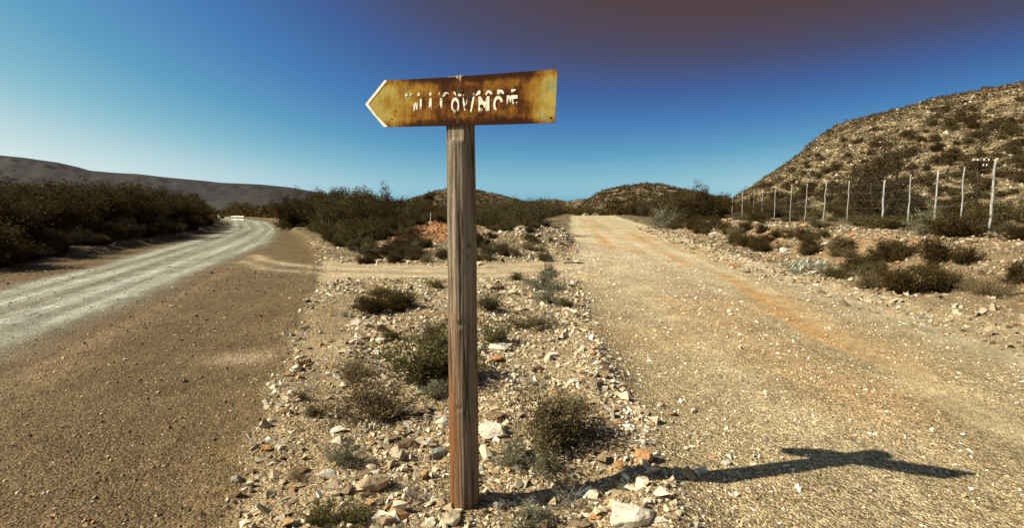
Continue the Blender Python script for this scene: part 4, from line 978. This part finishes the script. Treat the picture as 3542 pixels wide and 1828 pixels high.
def build_thickets():
    rng = np.random.default_rng(21); sd = 0
    def band(n, fx, lab, grp, hgt, kinds, mind):
        nonlocal sd; pts = []; tries = 0; made = []
        while len(pts) < n and tries < 6000:
            tries += 1; q = fx()
            if q is None: continue
            x, y = q
            if any((x - a) ** 2 + (y - b) ** 2 < mind ** 2 for a, b in pts): continue
            pts.append((x, y)); sd += 1
            made.append(put_tree(kinds[int(rng.integers(0, len(kinds)))], x, y, hgt(x, y) * rng.uniform(.82, 1.15), lab, grp, sd, rng.uniform(1.0, 1.4)))
        return made
    # left of the left road: front row, rows behind
    def f1():
        y = 9 * (62 / 9) ** rng.uniform(0, 1); x = float(ip(y, MAIN_L)) - rng.uniform(1.5, 4.6) - y * .02
        return (x, y) if abs(x) < y * 1.15 + 1 else None
    r1 = band(56, f1, 'dark thorn tree in the front row of the thicket left of the grey road', 'front trees of the left thicket', lambda x, y: np.interp(y, [10, 20, 45, 62], [1.8, 2.3, 2.9, 2.7]), [TREES], 1.25)
    order_labels(r1, '%s dark thorn tree from the near end of the left thicket front row', 'far dark thorn tree in the front row of the thicket left of the grey road')
    def f2():
        y = 12 * (75 / 12) ** rng.uniform(0, 1); x = float(ip(y, MAIN_L)) - rng.uniform(5, 16); return (x, y) if abs(x) < y * 1.12 + 1 else None
    band(64, f2, 'dark thorn tree deep in the thicket left of the grey road', 'back trees of the left thicket', lambda x, y: np.interp(y, [10, 20, 45, 70], [2.2, 2.5, 3.2, 3.4]), [TREES], 2.0)
    def f3():
        y = rng.uniform(70, 150); x = float(ip(y, MAIN_L)) - rng.uniform(1.5, 12); return (x, y)
    band(22, f3, 'small far tree left of the bend in the grey road', 'far trees at the road bend', lambda x, y: 3.6, [TREES, TREES_OL], 2.6)
    # between the two roads, beyond the track
    def f4():
        y = rng.uniform(21, 70); x0 = float(ip(y, MAIN_R)) + 2.0; x1 = float(ip(y, SIDE_L)) - 2.2
        x = rng.uniform(x0, min(x1, x0 + 16)); px = 1771 + x / y * FOC
        if px > 1400 and y < 26: return None
        if px > 1540: return None
        return x, y
    band(58, f4, 'dark thorn tree in the thicket between the two roads', 'trees between the roads', lambda x, y: np.interp(1771 + x / y * FOC, [950, 1050, 1180, 1330, 1420, 1540], [2.1, 2.5, 2.6, 2.1, 1.8, 1.7]) * np.interp(y, [21, 30, 60], [.8, 1.0, 1.25]), [TREES, TREES, TREES, TREES_OL], 1.7)
    def f5():
        y = rng.uniform(23, 62); x = float(ip(y, SIDE_L)) - rng.uniform(1.6, 9); px = 1771 + x / y * FOC
        return (x, y) if px > 1560 else None
    band(34, f5, 'brown thorn bush left of the right road crest', 'bushes left of the right road', lambda x, y: np.interp(y, [23, 40, 62], [1.7, 1.9, 2.3]), [TREES_OL, BARE, TREES_OL], 1.4)
    def f6():
        y = rng.uniform(27, 70); x = float(ip(y, SIDE_R)) + rng.uniform(2.2, 8); px = 1771 + x / y * FOC
        return (x, y) if 2150 < px < 2480 else None
    r6 = band(30, f6, 'dark thorn tree right of the right road crest', 'trees right of the right road', lambda x, y: np.interp(1771 + x / y * FOC, [2150, 2250, 2330, 2450, 2480], [1.3, 2.0, 2.6, 2.3, 1.9]), [TREES, TREES_OL, TREES], 1.5)
    order_labels(r6, '%s dark thorn tree counted from the near end right of the right road', 'farther dark thorn tree right of the right road near its crest')
    def f6b():
        y = rng.uniform(70, 120); x = rng.uniform(float(ip(y, SIDE_L)) - 22, float(ip(y, SIDE_R)) + 24); px = 1771 + x / y * FOC
        return (x, y) if 1560 < px < 2420 else None
    band(22, f6b, 'far scrub tree below the low hills past the road crest', 'far trees below the low hills', lambda x, y: 1.9, [TREES_OL, TREES], 3.0)
    # far scrub belt below the mountain, across the valley
    def f7():
        y = rng.uniform(110, 230); x = rng.uniform(-150, -15); px = 1771 + x / y * FOC
        return (x, y) if 600 < px < 1500 and not (ip(y, MAIN_L) - 3 < x < ip(y, MAIN_R) + 3) else None
    band(46, f7, 'far tree in the valley beyond the bend of the grey road', 'far valley trees', lambda x, y: 4.0, [TREES, TREES_OL], 4.5)
    # single trees that stand out
    p = at_depth(1345, 34); put_tree(TREES, p[0], p[1], 2.9, 'umbrella-crowned dark tree rising above the thicket between the roads', None, 901, .8)
    p = at_depth(1130, 33); put_tree(TREES, p[0], p[1], 3.0, 'tallest dark tree of the thicket between the roads', None, 902, .9)
    p = at_depth(1010, 40); put_tree(TREES, p[0], p[1], 2.9, 'tall dark tree beside the right bank of the grey road', None, 905, 1.0)
    p = at_depth(1245, 36); put_tree(TREES, p[0], p[1], 2.8, 'round-topped dark tree between the tallest and the umbrella-crowned one', None, 906, .8)
    p = at_depth(1370, 24.5); put_tree(GREYT, p[0], p[1], 1.8, 'pale grey-leaved bush left of the orange clay bank', None, 903, 1.1)
    p = at_depth(1300, 21.5); put_tree(GREYT, p[0], p[1], 1.0, 'low grey bush in front of the thicket left of the clay bank', None, 907, 1.3)
    p = at_depth(1835, 24); put_tree(BARE, p[0], p[1], 2.2, 'bare grey-brown bush right of the post on the stony bank', None, 904, 1.2)
    p = at_depth(3035, 27); put_tree(WISPY, p[0], p[1], 4.9, 'tall sparse thorn tree behind the fence', None, 910, .95); 
    p = at_depth(2970, 28.5); put_tree(WISPY, p[0], p[1], 4.1, 'shorter sparse thorn tree left of the tall one behind the fence', None, 911, .9)
    p = at_depth(3110, 29); put_tree(BARE, p[0], p[1], 2.2, 'low bare thorn bush right of the sparse thorn tree', None, 912, 1.0)
    p = at_depth(2620, 34); put_tree(BARE, p[0], p[1], 2.0, 'bare leaning thorn bush behind the middle of the fence', None, 913, 1.0)
    p = at_depth(2420, 33); put_tree(GREYT, p[0], p[1], 1.5, 'silvery bush at the far end of the fence', None, 914, 1.3)
    p = at_depth(2290, 31); put_tree(GREYT, p[0], p[1], 2.0, 'silvery bush in front of the dark trees right of the road', None, 915, 1.0)
build_thickets()

def build_low_scrub():
    rng = np.random.default_rng(31); k = 0
    def row(nm, n, f, lab, grp, kinds, s0, s1, flat=.75):
        nonlocal k; m = 0; made = []
        for _ in range(n * 30):
            q = f()
            if q is None: continue
            x, y = q; s = rng.uniform(s0, s1); kd = kinds[int(rng.integers(0, len(kinds)))]; k += 1; m += 1
            made.append(put_plant(nm, SH[kd][k % len(SH[kd])], (x, y, float(hz(x, y)) - .03), (s, s, s * flat * rng.uniform(.8, 1.25)), rng.uniform(0, 6.3), lab, 'shrub', grp))
            if m >= n: break
        return made
    def a():
        y = 9 * (55 / 9) ** rng.uniform(0, 1); x = float(ip(y, MAIN_L)) - rng.uniform(.4, 3.0); return (x, y) if abs(x) < y * 1.1 else None
    row('low_shrub', 150, a, 'low olive shrub at the foot of the thicket along the grey road', 'low shrubs along the left road', ['dense', 'dense', 'olive', 'twig'], .45, 1.1)
    def b():
        y = rng.uniform(15, 45); x = float(ip(y, MAIN_R)) + rng.uniform(.6, 3.4); return (x, y)
    rb = row('bank_shrub', 80, b, 'green-brown shrub on the right bank of the grey road', 'shrubs on the right bank of the grey road', ['olive', 'dense', 'dense', 'olive', 'green'], .4, 1.0)
    order_labels(rb, '%s shrub from the near end of the right bank of the grey road', 'far green-brown shrub on the right bank of the grey road')
    def c():
        y = rng.uniform(14.3, 22); x = rng.uniform(float(ip(y, MAIN_R)) + 1.0, float(ip(y, SIDE_L)) - .3)
        return (x, y) if rng.uniform() < .9 and not (abs(x + 2.9) < 1.9 and y > 16.8 and rng.uniform() < .93) else None
    row('cushion_shrub', 150, c, 'small cushion shrub on the stony verge beyond the track', 'cushion shrubs beyond the track', ['grey', 'olive', 'olive', 'dense', 'dense', 'twig'], .16, .52, .7)
    def d():
        y = rng.uniform(8, 34); x = float(ip(y, SIDE_R)) + rng.uniform(.9, 2.2) + .25 * math.sin(y); return (x, y) if abs(x) < y * 1.1 else None
    rd = row('roadside_shrub', 84, d, 'dark shrub in the row along the right edge of the right road', 'roadside shrubs on the right', ['dense', 'olive', 'dense', 'twig'], .28, .58, .8)
    order_labels(rd, '%s shrub from the near end of the row along the right road edge', 'far shrub in the row along the right edge of the right road')
    def e():
        y = rng.uniform(9, 60); x = float(ip(y, SIDE_R)) + rng.uniform(4.5, 15); return (x, y) if x < y * 1.08 else None
    row('fence_bush', 90, e, 'brown-green bush around the foot of the fence', 'bushes around the fence', ['dense', 'olive', 'twig', 'olive'], .35, .85, .62)
    def f():
        y = rng.uniform(17, 75); x = rng.uniform(18, 62); return (x, y) if x < y * 1.12 and x / y > .42 and x > np.interp(y, [15, 30, 50], [17, 19.5, 21]) else None
    row('scrub_bush', 120, f, 'dark scrub bush on the flat between fence and hill', 'scrub between fence and hill', ['dense', 'olive', 'dense'], .7, 1.6, .75)
    def g():
        y = rng.uniform(1.9, 10.5); x = rng.uniform(-4, 1.3)
        return (x, y) if island_w(np.array(x), np.array(y)) > .7 and abs(x) < y and math.hypot(x - POST_BASE[0], y - POST_BASE[1]) > .25 else None
    row('dry_tuft', 60, g, 'small wispy dry tuft among the stones of the island', 'dry tufts on the island', ['dry', 'twig', 'grey', 'dry'], .05, .13, .8)
    # larger bushes that stand out on the right bank
    for px, Y, w, h, kd, lab in ((3300, 13.8, 1.25, .48, 'dense', 'very large dark bush below the last fence posts'), (3060, 17.5, 1.5, .50, 'olive', 'broad brown bush below the middle fence posts'),
                                 (3130, 9.0, .66, .40, 'dense', 'large dark bush on the verge nearest the camera'), (3010, 9.6, .55, .38, 'twig', 'brown bush left of the large dark verge bush'),
                                 (3270, 8.8, .55, .36, 'dense', 'dark bush right of the large dark verge bush'), (3440, 8.0, .55, .32, 'twig', 'small brown bush at the right edge of the picture'),
                                 (2890, 11.0, .55, .34, 'olive', 'olive bush right of the grey spiky plant'), (3200, 14.8, 1.0, .6, 'grey', 'pale grey bush between the two large fence bushes')):
        p = at_depth(px, Y); put_plant('bush', SH[kd][len(lab) % len(SH[kd])], (p[0], p[1], p[2] - .04), (w, w, h * 1.15), len(lab), lab, 'bush')
build_low_scrub()

def build_spiky_plant():
    p = at_depth(2795, 11.9); pl = Plant(77); r = pl.r
    V, F = [], []
    for i in range(170):
        c = np.array([r.normal(0, .42), r.normal(0, .34), r.uniform(0, .25)]); a = r.uniform(0, 6.3); el = r.uniform(.2, 1.2)
        d = np.array([math.cos(a) * math.cos(el), math.sin(a) * math.cos(el), math.sin(el)]); L = r.uniform(.16, .34); side = np.cross(d, [0, 0, 1]); side /= np.linalg.norm(side); b = len(V)
        for k in range(5):
            q = k / 4; ctr = c + d * L * q - np.array([0, 0, 1]) * .16 * q * q * L * 2.5; w = .020 * (1 - q * .85)
            V += [ctr + side * w, ctr - side * w, ctr + np.array([0, 0, -.008])]
        for k in range(4):
            for u, v in ((0, 1), (1, 2), (2, 0)): F.append((b + k * 3 + u, b + k * 3 + v, b + k * 3 + 3 + v, b + k * 3 + 3 + u))
    t = NT('succulent_leaf', .6, .3); n = t.noise(t.coord(), 8, 3); t.color(t.ramp(n, [(.3, (.20, .22, .17)), (.7, (.42, .45, .38))]))
    me = np_mesh('leaves', np.array(V), np.array(F), t.m)
    o = link('succulent', None); o.location = tuple(p); tag(o, 'grey succulent with curling finger leaves on the right verge', 'succulent'); link('leaves', me, o)
build_spiky_plant()

# ---- shrubs of the hills
def hill_proto(seed, n=150, leaf=.12):
    p = Plant(seed); r = p.r
    for _ in range(n // 10):
        a = r.uniform(0, 6.3); rr = abs(r.normal(0, .42)); hgt = .5 * max(0, 1 - rr * .8) * r.uniform(.35, 1.1)
        p.leaves(np.array([math.cos(a) * rr, math.sin(a) * rr, hgt]), 14, .10, leaf, (0, 0, .2))
    return p
HILLP = [hill_proto(200 + i, 420, .11).leaf_mesh('hill_shrub', M_LEAF_HILL, .6) for i in range(5)]
def build_hill_shrubs():
    rng = np.random.default_rng(41)
    def hill_pts(n, az0, az1, r0, r1, tagv):
        az = rng.uniform(az0, az1, n); r = np.sqrt(rng.uniform(r0 ** 2, r1 ** 2, n)); x, y = r * np.sin(az), r * np.cos(az)
        h, tg = hills(x, y); k = (tg == tagv) & (h > .6); return x[k], y[k], h[k]
    x, y, h = hill_pts(15000, .36, .92, 24, 150, 1)
    cl = vnoise(x * .08, y * .08, 4); top = h > 8
    k = rng.uniform(0, 1, len(x)) < np.clip(.42 + .6 * cl, .05, 1); x, y, h = x[k], y[k], h[k]
    size = np.clip(rng.lognormal(math.log(.60), .42, len(x)), .25, 1.4) * np.where(np.hypot(x, y) < 60, .75, 1)
    app = size / np.hypot(x, y); order = np.argsort(-app); big = order[:290]; rest = order[290:]
    z = hz(x, y)
    for i in big:
        o = link('hill_shrub', HILLP[int(rng.integers(0, 5))]); s = size[i] * 1.15
        o.location = (x[i], y[i], z[i] - .06 * s); o.scale = (s, s, s * rng.uniform(.75, 1.15)); o.rotation_euler = (0, 0, rng.uniform(0, 6.3))
        up = 'upper' if h[i] > 9 else 'lower'
        tag(o, f'dark rounded shrub on the {up} slope of the right hill', 'shrub', f'shrubs on the {up} slope of the right hill')
    # the many others as one cover: small tufts of leaf blades
    def cover(name, X, Y, Z, SZ, mat, lab, per=34, flat=.55):
        n = len(X); q = rng.normal(0, .36, (n, per, 3)); q[:, :, 2] = np.abs(q[:, :, 2]) * flat * 1.3
        C = np.stack([X, Y, Z], 1)[:, None, :] + q * SZ[:, None, None]
        D = rng.normal(0, 1, (n, per, 3)); D[..., 2] = np.abs(D[..., 2]); D /= np.linalg.norm(D, axis=2, keepdims=True)
        U = np.cross(D, rng.normal(0, 1, (n, per, 3))); U /= np.linalg.norm(U, axis=2, keepdims=True)
        s = (SZ[:, None] * rng.uniform(.18, .36, (n, per)))[..., None]
        V = np.stack([C - U * s * .5, C + U * s * .5, C + D * s], 2).reshape(-1, 3)
        tone = np.repeat(np.clip(rng.uniform(0, 1, (n, 1)) + rng.normal(0, .2, (n, per)), 0, 1).ravel(), 3)
        me = np_mesh(name, V, np.arange(len(V)).reshape(-1, 3), mat, False, tone[:, None] * np.ones(3)); tag(link(name, me), lab, 'scrub', kind='stuff')
    cover('hill_scrub', x[rest], y[rest], z[rest], size[rest] * .8, M_LEAF_HILL, 'dark scrub covering the right hill between the larger shrubs', 15)
    # low pale brush and stones between
    x2, y2, h2 = hill_pts(11000, .36, .92, 24, 140, 1)
    cover('hill_brush', x2, y2, hz(x2, y2), np.clip(rng.lognormal(math.log(.42), .35, len(x2)), .15, .9), M_LEAF_BRUSH, 'low dry brush between the shrubs of the right hill', 10)
    x3, y3, h3 = hill_pts(11000, .36, .92, 24, 125, 1)
    o = scatter_mesh('hill_stones', np.stack([x3, y3, hz(x3, y3)], 1), np.clip(rng.lognormal(math.log(.26), .45, len(x3)), .10, .9), M_CHIP, rng, tilt=.5, weights=[.10, .2, .16, .18, .04, .08, .10, .04, .10])
    tag(o, 'pale broken stones littering the right hill', 'stones', kind='stuff')
    # low hills in the middle distance
    X, Y = [], []
    for az0, az1, r0, r1, n in ((-.25, .12, 160, 275, 2600), (.0, .2, 230, 350, 1200), (.12, .42, 120, 225, 2600)):
        a, b, c = hill_pts(n, az0, az1, r0, r1, 2); X.append(a); Y.append(b)
    X = np.concatenate(X); Y = np.concatenate(Y)
    cover('low_hill_scrub', X, Y, hz(X, Y), rng.uniform(.6, 1.7, len(X)), M_LEAF_HILL, 'dark scrub dotting the low hills in the middle distance', 16)
    a = rng.uniform(-.75, .75, 9000); r = rng.uniform(75, 240, 9000); X, Y = r * np.sin(a), r * np.cos(a); h, tg = hills(X, Y); dm, ds, _ = regions(X, Y)
    k = (tg == 0) & (dm < -1.5) & (ds < -1.5); X, Y = X[k], Y[k]
    cover('plain_scrub', X, Y, hz(X, Y), rng.uniform(1.2, 3.2, len(X)), M_LEAF_DARK, 'dark scrub spreading over the plain behind the thickets', 18)
build_hill_shrubs()

# ------------------------------------------------------------------ fence, poles, rails
def wood_grey():
    t = NT('bleached_wood', .9, .1); n = t.noise(t.mapping(t.coord(), (20, 20, 5)), 1.0, 5, .65)
    t.color(t.ramp(n, [(.32, (.09, .08, .07)), (.48, (.30, .29, .275)), (.74, (.48, .47, .455))])); t.bump(n, .4, .01); return t.m
M_POSTWOOD = wood_grey()
def metal(name, c, rough=.5):
    t = NT(name, rough, .4); n = t.noise(t.coord(), 25, 3); t.color(t.ramp(n, [(.3, tuple(q * .7 for q in c)), (.7, c)])); return t.m
M_WIRE = metal('fence_wire', (.17, .15, .13)); M_POLE = bark_material('tarred_pole', (.02, .013, .009), (.055, .035, .022)); M_PORC = metal('porcelain', (.78, .76, .72), .3); M_RAIL = metal('white_rail', (.82, .81, .78), .5)
def build_fence():
    posts = [(3443, 564.6, 3421, 801, 15.8, .062), (3342, 585, 3319, 786, 18.3, .04), (3248, 596, 3227, 796, 18.9, .055), (3158, 610, 3137, 789, 21.0, .045), (3069, 628, 3048, 782, 23.2, .065),
             (2938, 631, 2925, 781, 25.0, .04), (2858, 633, 2844, 774, 26.6, .045), (2792, 639, 2781, 772, 28.4, .035), (2738, 641, 2728, 766, 30.2, .035), (2681, 650, 2675, 765, 32.6, .035),
             (2634, 658, 2631, 762, 35.0, .04), (2606, 656, 2602, 764, 36.6, .035), (2568, 666, 2563, 762, 39, .05), (2533, 675, 2529, 763, 42, .035), (2502, 680, 2498, 761, 45.5, .035), (2475, 690, 2473, 760, 49, .035), (2450, 690, 2450, 758, 53, .035), (2428, 692, 2427, 756, 57, .035)]
    root = link('game_fence', None); p0 = at_depth(3421, 15.8); root.location = tuple(p0)
    tag(root, 'tall wire fence on bleached wooden posts below the right hill', 'fence'); rr = random.Random(4); tops = []
    first = at_depth(3552, 13.7)
    allp = [(first[0], first[1], first[2], 2.2, .06, .0)]
    for tx, ty, bx, by, Y, rad in posts:
        P = at_depth(bx, Y * 1.0); t = Y / ray(bx, by)[1]; h = (by - ty) / FOC * (Y * math.cos(PITCH) + .8 * math.sin(PITCH)) * 1.02
        zb = CAM_H + ray(bx, by)[2] * t
        allp.append((P[0], P[1], P[2], max(1.6, zb + h - P[2]), rad, rr.uniform(-.02, .02)))
    for x, y, z, h, rad, lean in allp:
        mb = MB(); n = 7; pts = []; rs = []
        for k in range(n + 1):
            q = k / n; pts.append((x - p0[0] + lean * q * h + rr.gauss(0, .010) * (0 < q < 1), y - p0[1] + rr.gauss(0, .008), z - p0[2] - .15 + (h + .15) * q)); rs.append(rad * .70 * rr.uniform(.85, 1.12) * (1.08 - .25 * q))
        mb.tube(pts, rs, 8); mb.build('post', M_POSTWOOD, root, True)
    for w in range(6):
        f = .10 + .80 * w / 5
        mb = MB(); pts = [(x - p0[0] - rad * .9, y - p0[1], z - p0[2] + h * f) for x, y, z, h, rad, _ in allp]
        mb.tube(pts, .0025, 4); mb.build('wire', M_WIRE, root)
build_fence()
def build_telegraph():
    p = at_depth(3365, 42.0); h = 1.0
    top_z = CAM_H + ray(3386, 557)[2] * (42.0 / ray(3386, 557)[1]); h = top_z - p[2]
    root = link('telegraph_pole', None); root.location = tuple(p); tag(root, 'dark telegraph pole with two crossarms at the foot of the hill', 'telegraph pole')
    mb = MB(); mb.tube([(0, 0, -.4), (.03, 0, h * .5), (.0, 0, h)], [.10, .085, .065], 9); mb.build('pole', M_POLE, root, True)
    for zz, w0, w1, ins in ((h - .10, -.66, .70, (-.61, -.27, .25, .63)), (h - .52, -.44, .61, (.22, .49))):
        mb = MB(); mb.box(((w0 + w1) / 2, -.10, zz), (w1 - w0, .09, .10)); arm = mb.build('crossarm', M_POLE, root)
        for q in ins:
            mi = MB(); mi.tube([(q, -.10, zz + .05), (q, -.10, zz + .10), (q, -.10, zz + .13), (q, -.10, zz + .24), (q, -.10, zz + .27)], [.012, .012, .055, .05, .02], 8); mi.build('insulator', M_PORC, arm, True)
build_telegraph()
def build_rails():
    for px0, px1, ytop, ybot, Y, lab in ((804, 848, 737, 747, 76, 'white two-bar guard rail on the outside of the grey road bend'), (737, 752, 736, 741, 96, 'short white guard rail left of the grey road bend')):
        a = at_depth(px0, Y); b = at_depth(px1, Y - 1.5); root = link('guard_rail', None); root.location = tuple(a); tag(root, lab, 'guard rail')
        d = Vector(b - a); L = d.xy.length; rz = math.atan2(d.y, d.x)
        zt = CAM_H + ray(px0, ytop)[2] * Y / ray(px0, ytop)[1] - a[2]; zb = CAM_H + ray(px0, ybot)[2] * Y / ray(px0, ybot)[1] - a[2]
        zt = .72; zb = .30
        for zz in (zt, zb):
            mb = MB(); mb.box((d.x / 2, d.y / 2, zz), (L, .06, .19), rz); mb.build('rail', M_RAIL, root)
        for q in (.04, .5, .96):
            mb = MB(); mb.box((d.x * q, d.y * q + .08, zt / 2 - .1), (.10, .08, zt + .2), rz); mb.build('post', M_POLE, root)
    for px, yt, yb, Y, rad, mat, lab in ((1139, 759, 846, 21.5, .035, M_POLE, 'thin dark marker post on the right bank of the grey road'), (1490, 737, 760, 25.5, .03, M_POSTWOOD, 'thin pale stake behind the orange clay bank')):
        p = at_depth(px, Y); top = CAM_H + ray(px, yt)[2] * Y / ray(px, yt)[1]; root = link('marker_post', None); root.location = tuple(p); tag(root, lab, 'post')
        h = top - p[2]; mb = MB(); mb.tube([(0, 0, -.2), (.01, 0, h * .5), (.02, 0, h)], [rad, rad * .95, rad * .85], 8); mb.build('shaft', mat, root, True)
        mb = MB(); mb.tube([(.02, 0, h), (.02, 0, h + .02)], [rad * .9, rad * .5], 8); mb.build('cap', mat, root, True)
    # dead stick on the track
    p, t = place(1985, 914); mb = MB(); mb.tube([(-.28, .02, .02), (-.1, .0, .045), (.1, .015, .035), (.3, -.01, .02)], [.012, .02, .022, .008], 6)
    o = link('dead_branch', None); o.location = tuple(p); tag(o, 'dark dead branch lying where the track meets the right road', 'branch'); mb.build('limb', M_BARK, o, True)
    mb = MB(); mb.tube([(.02, 0, .04), (.12, -.08, .05), (.2, -.16, .02)], [.012, .008, .004], 5); mb.build('twig', M_BARK, o, True)
build_rails()
